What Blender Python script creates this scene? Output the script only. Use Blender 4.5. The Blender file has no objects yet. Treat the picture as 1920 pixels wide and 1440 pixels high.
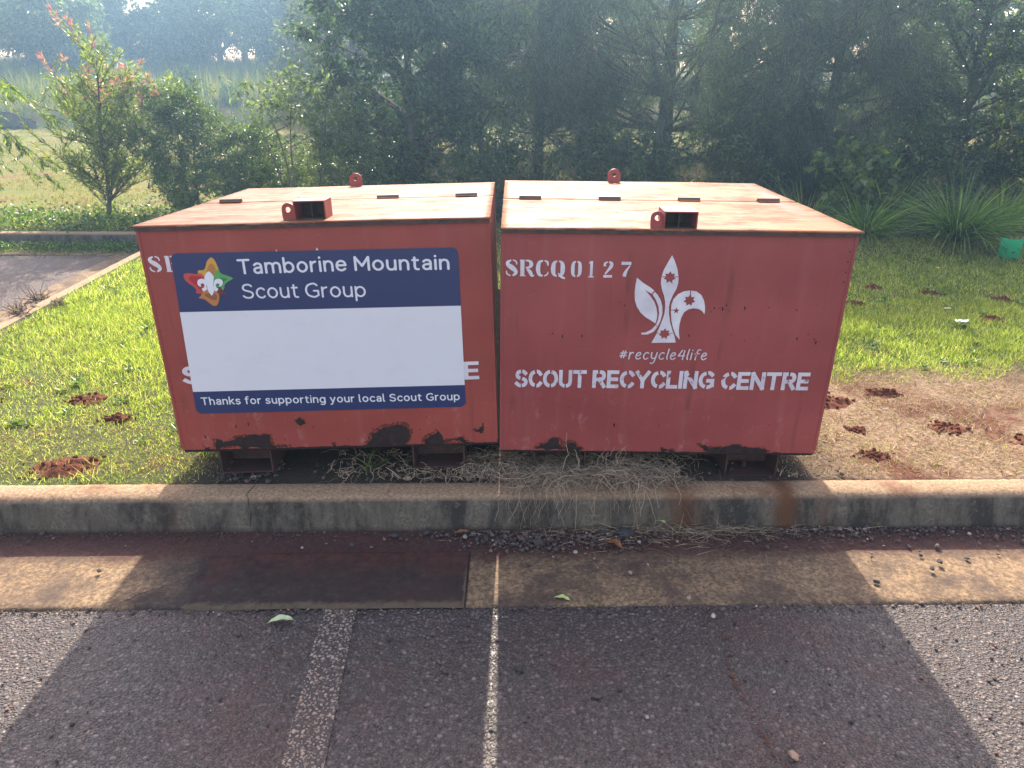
import bpy, bmesh, math, random
import numpy as np
from mathutils import Vector, Matrix, noise
from mathutils.geometry import tessellate_polygon
R = math.radians
random.seed(7)
rng = np.random.default_rng(7)
scene = bpy.context.scene
col = scene.collection

# ------------------------------------------------------------------ camera, sky, sun, exposure
cam_d = bpy.data.cameras.new('camera')
cam_d.sensor_width = 36.0
cam_d.lens = 1348 / 1920 * 36
cam_d.clip_start = 0.05
cam_d.clip_end = 2000
cam = bpy.data.objects.new('camera', cam_d)
cam.location = (0, 0, 1.6)
cam.rotation_euler = (R(90 - 22.16), 0, 0)
col.objects.link(cam)
scene.camera = cam

HAZE = 0.0082
SUN_EL, SUN_AZ = 38.5, 0.0            # azimuth measured from +Y towards +X
world = bpy.data.worlds.new('World')
scene.world = world
world.use_nodes = True
wn = world.node_tree
sky = wn.nodes.new('ShaderNodeTexSky')
sky.sky_type = 'NISHITA'
sky.sun_disc = False
sky.sun_elevation = R(SUN_EL)
sky.sun_rotation = R(SUN_AZ)
sky.air_density = 1.3
sky.dust_density = 3.0
hzs = wn.nodes.new('ShaderNodeMix'); hzs.data_type = 'RGBA'; hzs.blend_type = 'MULTIPLY'; hzs.inputs[0].default_value = 1
hzs.inputs[7].default_value = (1.28, 1.0, .88, 1)      # thin bright overcast veil: less blue than a clear sky
wn.links.new(sky.outputs[0], hzs.inputs[6]); wn.links.new(hzs.outputs[2], wn.nodes['Background'].inputs[0])
wn.nodes['Background'].inputs[1].default_value = 0.15

sun_d = bpy.data.lights.new('sun', 'SUN')
sun_d.energy = 4.4
sun_d.angle = R(0.5)
sun_d.color = (1.0, 0.91, 0.75)
sun = bpy.data.objects.new('sun', sun_d)
to_sun = Vector((math.sin(R(SUN_AZ)) * math.cos(R(SUN_EL)), math.cos(R(SUN_AZ)) * math.cos(R(SUN_EL)), math.sin(R(SUN_EL))))
sun.rotation_euler = (-to_sun).to_track_quat('-Z', 'Y').to_euler()
sun.location = (0, 20, 20)
col.objects.link(sun)

scene.view_settings.view_transform = 'Standard'
scene.view_settings.look = 'None'
scene.view_settings.exposure = 1.85
scene.view_settings.gamma = 1
scene.render.engine = 'CYCLES'
scene.cycles.use_denoising = True
scene.cycles.max_bounces = 6
scene.cycles.diffuse_bounces = 3
scene.cycles.glossy_bounces = 2
scene.cycles.transmission_bounces = 4
scene.cycles.transparent_max_bounces = 6
scene.cycles.volume_bounces = 0
scene.cycles.sample_clamp_indirect = 4.0
scene.cycles.caustics_reflective = False
scene.cycles.caustics_refractive = False

# ------------------------------------------------------------------ object helpers
def tag(o, label=None, cat=None, group=None, kind=None):
    if label: o['label'] = label
    if cat: o['category'] = cat
    if group: o['group'] = group
    if kind: o['kind'] = kind
    return o

def empty(name, loc=(0, 0, 0), rot=(0, 0, 0)):
    o = bpy.data.objects.new(name, None)
    o.empty_display_size = 0.1
    o.location = loc
    o.rotation_euler = rot
    col.objects.link(o)
    return o

def link_mesh(name, me, mat=None, parent=None):
    o = bpy.data.objects.new(name, me)
    for m in (mat if isinstance(mat, (list, tuple)) else [mat]):
        if m: me.materials.append(m)
    if parent: o.parent = parent
    col.objects.link(o)
    return o

def np_mesh(name, V, F, mat=None, parent=None, smooth=False, attrs=None):
    """V (n,3), F (m,k) arrays -> one mesh object"""
    V = np.ascontiguousarray(V, dtype=np.float32)
    F = np.ascontiguousarray(F, dtype=np.int32)
    me = bpy.data.meshes.new(name)
    me.vertices.add(len(V))
    me.vertices.foreach_set('co', V.ravel())
    m, k = F.shape
    me.loops.add(m * k)
    me.loops.foreach_set('vertex_index', F.ravel())
    me.polygons.add(m)
    me.polygons.foreach_set('loop_start', np.arange(0, m * k, k, dtype=np.int32))
    me.polygons.foreach_set('use_smooth', np.full(m, smooth, dtype=bool))
    for an, av in (attrs or {}).items():
        at = me.attributes.new(an, 'FLOAT', 'POINT')
        at.data.foreach_set('value', np.asarray(av, dtype=np.float32))
    me.update(calc_edges=True)
    return link_mesh(name, me, mat, parent)

class MB:
    """collects boxes, tubes, polygons into one mesh"""
    def __init__(s): s.v = []; s.f = []; s.mi = []
    def add(s, vs, fs, mi=0):
        b = len(s.v)
        s.v += [tuple(v) for v in vs]
        s.f += [tuple(i + b for i in f) for f in fs]
        s.mi += [mi] * len(fs)
    def box(s, a, b, mi=0, bev=0):
        x0, y0, z0 = a; x1, y1, z1 = b
        if bev <= 0:
            vs = [(x0,y0,z0),(x1,y0,z0),(x1,y1,z0),(x0,y1,z0),(x0,y0,z1),(x1,y0,z1),(x1,y1,z1),(x0,y1,z1)]
            s.add(vs, [(0,3,2,1),(4,5,6,7),(0,1,5,4),(1,2,6,5),(2,3,7,6),(3,0,4,7)], mi)
        else:
            bm = bmesh.new()
            bmesh.ops.create_cube(bm, size=1)
            for v in bm.verts:
                v.co = Vector(((x0+x1)/2 + v.co.x*(x1-x0), (y0+y1)/2 + v.co.y*(y1-y0), (z0+z1)/2 + v.co.z*(z1-z0)))
            bmesh.ops.bevel(bm, geom=list(bm.edges), offset=bev, segments=2, affect='EDGES', profile=0.5)
            bm.verts.index_update()
            s.add([v.co[:] for v in bm.verts], [[v.index for v in f.verts] for f in bm.faces], mi)
            bm.free()
    def tube(s, pts, rad, n=6, mi=0, cap=True):
        pts = [Vector(p) for p in pts]
        if not hasattr(rad, '__len__'): rad = [rad] * len(pts)
        b = len(s.v)
        prev = None
        for i, p in enumerate(pts):
            t = (pts[min(i+1, len(pts)-1)] - pts[max(i-1, 0)])
            t = t.normalized() if t.length > 1e-9 else Vector((0,0,1))
            if prev is None:
                a = t.orthogonal().normalized()
            else:
                a = prev - t * prev.dot(t)
                a = a.normalized() if a.length > 1e-6 else t.orthogonal().normalized()
            prev = a
            c = t.cross(a)
            for k in range(n):
                g = 2 * math.pi * k / n
                s.v.append(tuple(p + (a * math.cos(g) + c * math.sin(g)) * rad[i]))
        for i in range(len(pts) - 1):
            for k in range(n):
                k2 = (k + 1) % n
                s.f.append((b+i*n+k, b+i*n+k2, b+(i+1)*n+k2, b+(i+1)*n+k)); s.mi.append(mi)
        if cap:
            s.f.append(tuple(b + n - 1 - k for k in range(n))); s.mi.append(mi)
            e = b + (len(pts) - 1) * n
            s.f.append(tuple(e + k for k in range(n))); s.mi.append(mi)
    def poly(s, pts2, y, mi=0):
        """flat polygon in the x-z plane facing -Y, possibly concave"""
        vs = [Vector((p[0], p[1], 0)) for p in pts2]
        tris = tessellate_polygon([vs])
        out = []
        for t in tris:
            a, b_, c = [pts2[i] for i in t]
            ar = (b_[0]-a[0])*(c[1]-a[1]) - (c[0]-a[0])*(b_[1]-a[1])
            out.append(t if ar > 0 else (t[0], t[2], t[1]))
        s.add([(p[0], y, p[1]) for p in pts2], out, mi)
    def build(s, name, mat=None, parent=None, smooth=False):
        me = bpy.data.meshes.new(name)
        me.from_pydata(s.v, [], s.f)
        o = link_mesh(name, me, mat, parent)
        me.polygons.foreach_set('material_index', s.mi)
        me.polygons.foreach_set('use_smooth', [smooth] * len(s.f))
        me.update()
        return o

def copy_tree(o, parent=None):
    c = o.copy()
    col.objects.link(c)
    c.parent = parent
    for ch in list(o.children): copy_tree(ch, c)
    return c

# ------------------------------------------------------------------ material helpers
class N:
    def __init__(s, name):
        s.m = bpy.data.materials.new(name); s.m.use_nodes = True
        s.t = s.m.node_tree; s.b = s.t.nodes['Principled BSDF']; s.out = s.t.nodes['Material Output']
        s.co = None
    def n(s, ty, **kw):
        x = s.t.nodes.new('ShaderNode' + ty)
        for k, v in kw.items(): setattr(x, k, v)
        return x
    def l(s, a, b): s.t.links.new(a, b)
    def obj(s):
        if s.co is None: s.co = s.n('TexCoord').outputs['Object']
        return s.co
    def map(s, scale, src=None):
        m = s.n('Mapping'); s.l(src or s.obj(), m.inputs[0]); m.inputs['Scale'].default_value = scale
        return m.outputs[0]
    def noise(s, scale, detail=4, rough=.55, vec=None, dist=0):
        x = s.n('TexNoise'); s.l(vec or s.obj(), x.inputs['Vector'])
        x.inputs['Scale'].default_value = scale; x.inputs['Detail'].default_value = detail
        x.inputs['Roughness'].default_value = rough; x.inputs['Distortion'].default_value = dist
        return x.outputs[0]
    def vor(s, scale, feature='F1', out='Distance', vec=None, rnd=1.0):
        x = s.n('TexVoronoi', feature=feature); s.l(vec or s.obj(), x.inputs['Vector'])
        x.inputs['Scale'].default_value = scale; x.inputs['Randomness'].default_value = rnd
        return x.outputs[out]
    def ramp(s, src, *stops):
        x = s.n('ValToRGB'); s.l(src, x.inputs[0]); e = x.color_ramp.elements
        while len(e) < len(stops): e.new(0.5)
        for i, (p, c) in enumerate(stops):
            e[i].position = p
            e[i].color = (c, c, c, 1) if not hasattr(c, '__len__') else (c[0], c[1], c[2], 1)
        return x.outputs[0]
    def rng(s, src, a, b, c=0.0, d=1.0):
        x = s.n('MapRange'); s.l(src, x.inputs[0])
        for i, v in enumerate((a, b, c, d)): x.inputs[i+1].default_value = v
        return x.outputs[0]
    def math(s, op, a, b=None):
        x = s.n('Math', operation=op)
        for i, v in enumerate((a, b)):
            if v is None: continue
            if hasattr(v, 'links'): s.l(v, x.inputs[i])
            else: x.inputs[i].default_value = v
        return x.outputs[0]
    def mix(s, f, a, b, mode='MIX'):
        x = s.n('Mix', data_type='RGBA', blend_type=mode)
        for i, v in ((0, f), (6, a), (7, b)):
            if hasattr(v, 'links'): s.l(v, x.inputs[i])
            elif hasattr(v, '__len__'): x.inputs[i].default_value = (v[0], v[1], v[2], 1)
            else: x.inputs[i].default_value = v
        return x.outputs[2]
    def attr(s, name):
        x = s.n('Attribute', attribute_name=name); return x.outputs['Fac']
    def island(s):
        return s.n('NewGeometry').outputs['Random Per Island']
    def base(s, c, rough=.7, spec=.5):
        if hasattr(c, 'links'): s.l(c, s.b.inputs['Base Color'])
        else: s.b.inputs['Base Color'].default_value = (c[0], c[1], c[2], 1)
        if hasattr(rough, 'links'): s.l(rough, s.b.inputs['Roughness'])
        else: s.b.inputs['Roughness'].default_value = rough
        s.b.inputs['Specular IOR Level'].default_value = spec
        return s
    def bump(s, h, strength=.5, dist=.01):
        x = s.n('Bump'); s.l(h, x.inputs['Height']); x.inputs['Strength'].default_value = strength
        x.inputs['Distance'].default_value = dist
        s.l(x.outputs[0], s.b.inputs['Normal']); return s
    def alpha(s, a):
        s.l(a, s.b.inputs['Alpha']); return s

def leaf_mat(name, stops, trans=.45, rough=.42, spec=.5, tcol=1.6, tmix=None):
    """leaf: glossy front with light coming through; colour varies leaf by leaf"""
    m = N(name)
    c = m.ramp(m.island(), *stops)
    m.base(c, rough, spec)
    t = m.n('BsdfTranslucent')
    c2 = m.mix(1.0, c, tmix or (tcol*1.0, tcol*1.15, tcol*.55), 'MULTIPLY')
    m.l(c2, t.inputs[0])
    mx = m.n('MixShader'); mx.inputs[0].default_value = trans
    m.l(m.b.outputs[0], mx.inputs[1]); m.l(t.outputs[0], mx.inputs[2])
    m.l(mx.outputs[0], m.out.inputs[0])
    return m.m

# panel coordinates (metres) of the lettering, emblem, logo and rust outlines
RUST_L = [[(-0.4978,0.0002),(-0.4902,0.0443),(-0.477,0.0485),(-0.4628,0.0343),(-0.4281,0.0425),(-0.4011,0.0555),(-0.3673,0.0591),(-0.3092,0.0593),(-0.2723,0.0564),(-0.2735,0.0196),(-0.2156,0.0161),(-0.2072,0.0048),(-0.2681,-0.0009)],[(0.0658,-0.005),(0.1045,0.0068),(0.1273,0.0264),(0.1341,0.0538),(0.1734,0.0754),(0.2072,0.0835),(0.2409,0.0916),(0.2732,0.0816),(0.2855,0.0585),(0.2785,0.0221),(0.2586,0.0023),(0.2747,-0.0056)],[(0.3375,-0.0046),(0.3437,0.0248),(0.3698,0.0424),(0.3959,0.0599),(0.413,0.0411),(0.418,0.0134),(0.4518,0.0216),(0.4855,0.0299),(0.5177,0.0059),(0.5174,-0.0015)],[(-0.1649,0.115),(-0.1462,0.1316),(-0.1309,0.123),(-0.1247,0.1067),(-0.1467,0.0964)],[(0.5385,0.0603),(0.5618,0.0633),(0.5748,0.0757),(0.5824,0.0591),(0.5734,0.0429),(0.5613,0.0506)],[(-0.5472,0.0044),(-0.5413,0.0145),(-0.525,0.0121),(-0.5283,0.003)],[(-0.0258,-0.0015),(-0.0282,0.0144),(-0.0213,0.016),(-0.0158,-0.0017)]]
RUST_R = [[(-0.4924,0.0097),(-0.4721,0.0307),(-0.4393,0.0452),(-0.4232,0.0594),(-0.4023,0.055),(-0.3885,0.0224),(-0.378,0.0093)],[(-0.3763,0.0094),(-0.3726,0.0395),(-0.3394,0.0418),(-0.3048,0.0141),(-0.3045,0.0084)],[(0.1668,0.0372),(0.1851,0.0375),(0.2038,0.0208),(0.2613,0.0281),(0.3096,0.041),(0.3614,0.0276),(0.4385,0.0144),(0.4399,0.005),(0.197,0.0075)],[(0.0133,0.005),(0.0169,0.0202),(0.0376,0.0129),(0.0629,0.0114),(0.0636,0.0038)]]
EMB = {'petal':[(-0.0203,0.8027),(-0.033,0.7762),(-0.0457,0.7479),(-0.0511,0.7226),(-0.0512,0.7003),(-0.045,0.6748),(-0.0351,0.6523),(-0.0292,0.6297),(-0.027,0.6101),(-0.0273,0.5871),(-0.0315,0.5639),(-0.0398,0.5338),(-0.0498,0.5034),(-0.0652,0.4682),(0.0262,0.4704),(0.0181,0.4975),(0.0077,0.521),(-0.0032,0.551),(-0.0106,0.584),(-0.0131,0.6103),(-0.011,0.6299),(-0.0026,0.656),(0.0076,0.6787),(0.0122,0.7011),(0.0108,0.7233),(0.003,0.7547),(-0.0091,0.7827)],'leaf':[(-0.14,0.7189),(-0.1429,0.696),(-0.1441,0.6639),(-0.1411,0.6348),(-0.1318,0.6088),(-0.1158,0.586),(-0.0953,0.5681),(-0.0753,0.5567),(-0.0577,0.5453),(-0.0536,0.5636),(-0.0539,0.5835),(-0.0591,0.6065),(-0.069,0.6292),(-0.0867,0.6517),(-0.1083,0.674),(-0.0975,0.6677),(-0.0811,0.6592),(-0.0728,0.6712),(-0.0895,0.6839),(-0.1158,0.6995)],'stem':[(-0.0702,0.6664),(-0.0778,0.6567),(-0.0634,0.6358),(-0.0516,0.6098),(-0.0469,0.5836),(-0.0486,0.5604),(-0.0547,0.5403),(-0.069,0.5217),(-0.0903,0.5096),(-0.1077,0.5077),(-0.1056,0.501),(-0.0832,0.5013),(-0.0617,0.5117),(-0.049,0.5303),(-0.04,0.5538),(-0.0349,0.5837),(-0.0374,0.61),(-0.0461,0.636),(-0.0589,0.6553)],'wing':[(0.0399,0.4815),(0.0225,0.5009),(0.0102,0.5277),(0.0009,0.5577),(-0.004,0.5907),(-0.005,0.617),(0.0006,0.6398),(0.0158,0.6594),(0.0366,0.6703),(0.0597,0.6735),(0.0819,0.6699),(0.1006,0.6573),(0.1128,0.638),(0.1196,0.6153),(0.1219,0.5956),(0.1212,0.5831),(0.1109,0.5955),(0.0973,0.6035),(0.0781,0.6056),(0.0597,0.6014),(0.0451,0.5897),(0.0363,0.5681),(0.0327,0.5414),(0.0329,0.5179),(0.0363,0.4977)]}
STARS = [(-0.0209,0.7214,0.023,7),(0.06,0.6357,0.0224,7),(-0.0195,0.5048,0.0224,7),(0.0151,0.5959,0.0129,5)]
BARS = [[(-0.0504,0.7248),(0.0106,0.7255),(0.0109,0.723),(-0.0501,0.7223)],[(0.058,0.6742),(0.0615,0.6742),(0.0641,0.6504),(0.0606,0.6503)],[(-0.0051,0.5986),(0.0126,0.5988),(0.0128,0.5965),(-0.0048,0.5963)],[(-0.0499,0.5085),(0.0121,0.5086),(0.0124,0.5062),(-0.0497,0.5061)],[(-0.0558,0.542),(-0.0457,0.5287),(-0.0472,0.5277),(-0.0573,0.5409)]]
LOGO = {'yellow':[(-0.3839,0.7759),(-0.4,0.7626),(-0.4093,0.7408),(-0.4193,0.7311),(-0.437,0.7305),(-0.4396,0.7194),(-0.4312,0.7108),(-0.4135,0.702),(-0.387,0.6957),(-0.364,0.7174),(-0.3616,0.7312),(-0.3665,0.7507),(-0.3718,0.7673),(-0.3787,0.7747)],'yellow2':[(-0.3867,0.754),(-0.3974,0.746),(-0.4068,0.7241),(-0.4038,0.7101),(-0.3814,0.7123),(-0.373,0.7287),(-0.3756,0.7454)],'red':[(-0.4942,0.7125),(-0.4874,0.7196),(-0.4706,0.7214),(-0.4494,0.7169),(-0.4324,0.7192),(-0.423,0.7106),(-0.401,0.6792),(-0.4225,0.6516),(-0.4434,0.6436),(-0.4595,0.6469),(-0.4574,0.6582),(-0.4636,0.6696),(-0.4781,0.6813),(-0.4919,0.6957)],'red2':[(-0.4766,0.7037),(-0.4617,0.71),(-0.4295,0.7052),(-0.4185,0.6741),(-0.4275,0.6545),(-0.4438,0.6567),(-0.4521,0.6721),(-0.4665,0.6838)],'green':[(-0.3668,0.733),(-0.3558,0.7172),(-0.3353,0.7083),(-0.315,0.6977),(-0.3363,0.6859),(-0.3491,0.675),(-0.3548,0.6582),(-0.3663,0.6557),(-0.391,0.6733),(-0.3861,0.7012)],'green2':[(-0.3641,0.7007),(-0.3346,0.6959),(-0.356,0.6836),(-0.3639,0.6698),(-0.3822,0.6759)],'maroon':[(-0.3886,0.6552),(-0.3694,0.6699),(-0.3608,0.6556),(-0.3461,0.6438),(-0.3694,0.6376),(-0.3915,0.6382)],'orange':[(-0.427,0.6573),(-0.4449,0.6351),(-0.4545,0.6285),(-0.4333,0.6223),(-0.4213,0.6116),(-0.4043,0.5968),(-0.3899,0.5993),(-0.3803,0.6163),(-0.377,0.6418),(-0.3994,0.6566)],'brown':[(-0.4301,0.6404),(-0.4109,0.6228),(-0.3892,0.6194),(-0.3858,0.6392),(-0.4069,0.6455)],'white1':[(-0.3992,0.7267),(-0.4143,0.7132),(-0.4195,0.6993),(-0.417,0.6825),(-0.414,0.6683),(-0.4145,0.6559),(-0.4042,0.6357),(-0.3959,0.6452),(-0.3919,0.6553),(-0.3919,0.6677),(-0.3885,0.6873),(-0.385,0.7012),(-0.3869,0.7124)],'white2':[(-0.4168,0.6684),(-0.4154,0.6824),(-0.4168,0.6931),(-0.4225,0.6983),(-0.4332,0.6997),(-0.4441,0.6944),(-0.4484,0.6833),(-0.4452,0.6736),(-0.4358,0.67),(-0.437,0.6791),(-0.4291,0.6828),(-0.4235,0.677),(-0.4261,0.6686),(-0.43,0.6653),(-0.4362,0.6621),(-0.4308,0.6518),(-0.4217,0.6561),(-0.415,0.6627)],'white3':[(-0.3914,0.6677),(-0.3878,0.6817),(-0.3827,0.6922),(-0.3752,0.697),(-0.364,0.6979),(-0.3551,0.692),(-0.3548,0.6808),(-0.3614,0.6714),(-0.3719,0.6683),(-0.3676,0.6772),(-0.3741,0.6813),(-0.3817,0.6759),(-0.382,0.6674),(-0.3793,0.664),(-0.3743,0.6605),(-0.3833,0.6505),(-0.3908,0.6552),(-0.3951,0.6621)]}
# ------------------------------------------------------------------ materials
def make_red(name, faded, dark):
    m = N(name)
    n1 = m.noise(2.2, 5); st = m.noise(3.0, 4, vec=m.map((6, 6, .7)))
    c = m.mix(m.rng(n1, .35, .7), dark, faded)
    c = m.mix(m.rng(st, .55, .8, 0, .45), c, (faded[0]*1.0, faded[1]*1.5, faded[2]*1.6))
    # brush / scuff marks
    sc = m.noise(14, 8, .7, vec=m.map((1, 1, 5)))
    c = m.mix(m.rng(sc, .60, .72, 0, .35), c, (faded[0]*1.1, faded[1]*2.6, faded[2]*2.8))
    rr_ = m.noise(16, 3, .6, vec=m.map((1, 1, .06))); c = m.mix(m.math('MULTIPLY', m.rng(rr_, .60, .72), m.rng(m.noise(3, 2), .48, .62, 0, .55)), c, (.085, .030, .022))
    # tiny chips down to brown steel
    ch = m.noise(46, 2, .5, vec=m.map((1, 1, .55))); zone = m.noise(5, 2)
    chip = m.math('MULTIPLY', m.rng(ch, .735, .75), m.rng(zone, .52, .60))
    c = m.mix(chip, c, (.03, .018, .015))
    low = m.n('SeparateXYZ'); m.l(m.obj(), low.inputs[0])
    sf = m.math('MULTIPLY', m.rng(m.noise(11, 9, .75, vec=m.map((1.6, 1, 1))), .56, .68), m.rng(m.math('ADD', low.outputs[2], m.math('MULTIPLY', n1, .35)), .55, .30))
    c = m.mix(m.math('MULTIPLY', sf, .55), c, (.42, .19, .19))
    # dusty, sun-bleached lower part is mottled by height-independent noise only
    m.base(c, m.rng(n1, .3, .7, .42, .6), .35)
    m.bump(m.math('ADD', m.math('MULTIPLY', m.noise(2.6, 3), 3.0), m.math('MULTIPLY', chip, -.5)), .5, .006)
    return m.m
RED = make_red('red_paint', (.350, .070, .052), (.265, .050, .040))
RED2 = make_red('red_paint_worn', (.345, .074, .066), (.255, .052, .050))
def make_top(name, c1, c2):
    m = N(name)
    n1 = m.noise(3, 5); n2 = m.noise(5, 9, .68, vec=m.map((1, 2.2, 1)))
    c = m.mix(m.rng(n1, .3, .7), c1, c2)
    c = m.mix(m.rng(n2, .48, .58, 0, .95), c, (.120, .038, .014))
    c = m.mix(m.rng(m.noise(7, 10, .8, vec=m.map((1, 4, 1))), .54, .60, 0, .6), c, (.36, .22, .16))
    c = m.mix(m.rng(m.noise(1.5, 3, vec=m.map((4, .6, 1))), .6, .72, 0, .5), c, (.42, .16, .16))
    c = m.mix(m.rng(m.noise(60, 2, .6), .70, .73), c, (.06, .025, .015))
    m.base(c, m.rng(n2, .4, .7, .55, .75), .14)
    m.bump(m.math('ADD', m.noise(4, 2), m.math('MULTIPLY', m.noise(80, 3), .08)), .25, .008)
    return m.m
TOPP = make_top('bleached_lid_paint', (.185, .060, .028), (.26, .100, .052))
TOPP2 = make_top('bleached_lid_paint_peach', (.235, .080, .032), (.30, .115, .052))
m = N('rust'); f = m.noise(40, 6, .7)
m.base(m.ramp(f, (.3, (.010, .008, .009)), (.6, (.035, .02, .018)), (.8, (.09, .035, .02))), .85, .3).bump(f, .8, .006); RUST = m.m
m = N('rust_halo'); f = m.noise(60, 5, .7); m.base((.13, .036, .020), .8, .2); m.alpha(m.rng(f, .44, .56)); HALO = m.m
m = N('dark_steel'); m.base(m.ramp(m.noise(30, 5), (.3, (.02, .015, .015)), (.7, (.09, .04, .03))), .7); STEEL = m.m
m = N('skid_steel'); m.base(m.ramp(m.noise(14, 5), (.3, (.070, .024, .018)), (.6, (.045, .022, .018)), (.8, (.028, .02, .017))), .75); SKID = m.m
m = N('hinge_steel'); m.base((.10, .075, .07), .45); m.b.inputs['Metallic'].default_value = .6; HINGE = m.m
def stencil_mat(name, c, wear):
    m = N(name)
    w = m.noise(26, 7, .72); big = m.noise(6, 2)
    m.base(m.mix(m.rng(m.noise(12, 3), .3, .7), c, (c[0]*.78, c[1]*.72, c[2]*.76)), .6)
    m.alpha(m.rng(m.math('ADD', w, m.math('MULTIPLY', big, .25)), wear, wear + .05, 1, .0)); return m.m
WHITE = stencil_mat('white_stencil_paint', (.74, .74, .78), .78)
WHITEW = stencil_mat('white_stencil_paint_worn', (.70, .68, .74), .72)
def plain(name, c, rough=.5, spec=.5):
    m = N(name); m.base(m.mix(m.rng(m.noise(3, 4), .3, .7), c, tuple(min(1, x*.93) for x in c)), rough, spec); return m.m
BLUE = plain('sticker_blue', (.022, .036, .120), .35)
m = N('sticker_white'); sm_ = m.noise(5, 6, .7, vec=m.map((1, 1, 2.2)))
m.base(m.mix(m.rng(sm_, .50, .80, 0, .4), (.70, .71, .75), (.58, .57, .59)), .3).bump(m.noise(5, 3), .25, .004); STW = m.m
LETW = plain('sticker_lettering_white', (.74, .76, .82), .35)
LC = {'yellow': (.62,.34,.05), 'yellow2': (.45,.20,.05), 'red': (.52,.07,.07), 'red2': (.40,.02,.03), 'green': (.10,.36,.10),
      'green2': (.03,.22,.07), 'maroon': (.14,.03,.04), 'orange': (.50,.20,.05), 'brown': (.26,.10,.05), 'white1': (.76,.78,.84)}
LM = {k: plain('logo_' + k.rstrip('12'), v, .35) for k, v in LC.items()}
LM['white2'] = LM['white3'] = LM['white1']

# ------------------------------------------------------------------ stroke lettering
def catmull(P, closed=False, sub=6):
    P = np.array(P, float)
    n = len(P)
    if n == 2: return P
    Q = np.vstack([P[-1], P, P[0], P[1]]) if closed else np.vstack([2*P[0]-P[1], P, 2*P[-1]-P[-2]])
    out = []
    for i in range(1, len(Q) - 2):
        a, b, c, d = Q[i-1], Q[i], Q[i+1], Q[i+2]
        for t in np.arange(sub) / sub:
            out.append(.5*((2*b) + (c-a)*t + (2*a-5*b+4*c-d)*t*t + (3*b-a-3*c+d)*t**3))
    out.append(Q[-2])
    return np.array(out)
G = {}
def g(ch, adv, *strokes): G[ch] = (adv, strokes)
CIRC = 'c 2.1 5 .6 4.2 0 2.5 .6 .8 2.1 0 3.6 .8 4.2 2.5 3.6 4.2'
g('T', 5, 'l 0 7 5 7', 'l 2.5 7 2.5 0')
g('a', 3.5, 's .3 4.2 1 4.8 1.8 5 2.9 4.7 3.4 3.6 3.4 2 3.4 0', 's 3.4 2.8 1.9 2.75 .6 2.35 .1 1.35 .6 .35 1.6 0 2.8 .4 3.4 1.5')
g('m', 6.6, 'l 0 5 0 0', 's 0 3.2 .5 4.5 1.7 5 2.9 4.5 3.3 3.2 3.3 2 3.3 0', 's 3.3 3.2 3.8 4.5 5 5 6.2 4.5 6.6 3.2 6.6 2 6.6 0')
g('n', 3.6, 'l 0 5 0 0', 's 0 3.1 .6 4.5 1.9 5 3.1 4.5 3.6 3.1 3.6 2 3.6 0')
g('h', 3.6, 'l 0 7.4 0 0', 's 0 3.1 .6 4.5 1.9 5 3.1 4.5 3.6 3.1 3.6 2 3.6 0')
g('b', 4.2, 'l 0 7.4 0 0', CIRC); g('o', 4.2, CIRC); g('p', 4.2, 'l 0 5 0 -2.2', CIRC)
g('g', 4.2, CIRC, 's 4.2 5 4.2 1 4.1 -.9 3.5 -1.9 2.1 -2.3 .5 -1.9')
g('r', 2.1, 'l 0 5 0 0', 's 0 3.0 .6 4.4 2.1 5')
g('i', 0, 'l 0 5 0 0', 'l 0 7 0 7.15'); g('l', .9, 's 0 7.4 0 3 0 1.1 .3 .2 .9 0')
g('e', 4.1, 's 4.1 2.7 3.6 4.3 2.1 5 .6 4.3 0 2.5 .6 .7 2.3 0 3.8 .8', 'l 0 2.7 4.1 2.7')
g('M', 6, 'l 0 0 0 7', 'l 0 7 3 2.2', 'l 3 2.2 6 7', 'l 6 7 6 0')
g('u', 3.6, 's 0 5 0 3 0 1.9 .5 .5 1.7 0 3 .5 3.6 1.9', 'l 3.6 5 3.6 0')
g('t', 2.5, 's .9 6.4 .9 4 .9 1.3 1.4 .2 2.5 0', 'l 0 5 2.4 5')
g('S', 4.6, 's 4.3 6.1 3.5 6.8 2.3 7 .8 6.5 .2 5.2 .8 4.1 2.4 3.55 4 2.95 4.6 1.8 3.9 .4 2.3 0 1 .25 0 1')
g('c', 3.6, 's 3.7 4.2 3 4.85 2.1 5 .7 4.3 0 2.5 .7 .7 2.1 0 3.1 .2 3.7 .8')
g('G', 5.6, 's 5.2 6.1 4.4 6.8 3.2 7 .9 6 0 3.5 .9 1 3.2 0 4.6 .3 5.6 .9', 'l 5.6 .9 5.6 3.2', 'l 5.6 3.2 3.6 3.2')
g('k', 3.5, 'l 0 7.4 0 0', 'l 3.4 5 0 2.3', 'l 1.2 3.1 3.6 0')
g('s', 3.3, 's 3.1 4.4 2.4 4.9 1.6 5 .6 4.7 .2 3.8 .7 2.9 1.7 2.6 2.8 2.2 3.3 1.4 2.8 .4 1.6 0 .7 .15 0 .6')
g('f', 2.4, 's 2.7 7.3 1.9 7.4 1.1 6.8 .9 5.6 .9 3 .9 0', 'l 0 5 2.4 5')
g('y', 4, 'l 0 5 2 .2', 's 4 5 2.6 1.6 1.6 -1.0 .9 -2.1 0 -2.2')
g('C', 5, 's 5 5.8 4.2 6.7 2.9 7 .8 6 0 3.5 .8 1 2.9 0 4.2 .3 5 1.2')
g('O', 5.8, 'c 2.9 7 .8 6 0 3.5 .8 1 2.9 0 5 1 5.8 3.5 5 6')
g('U', 4.8, 's 0 7 0 4 0 2.2 .6 .6 2.4 0 4.2 .6 4.8 2.2 4.8 4 4.8 7')
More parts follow.
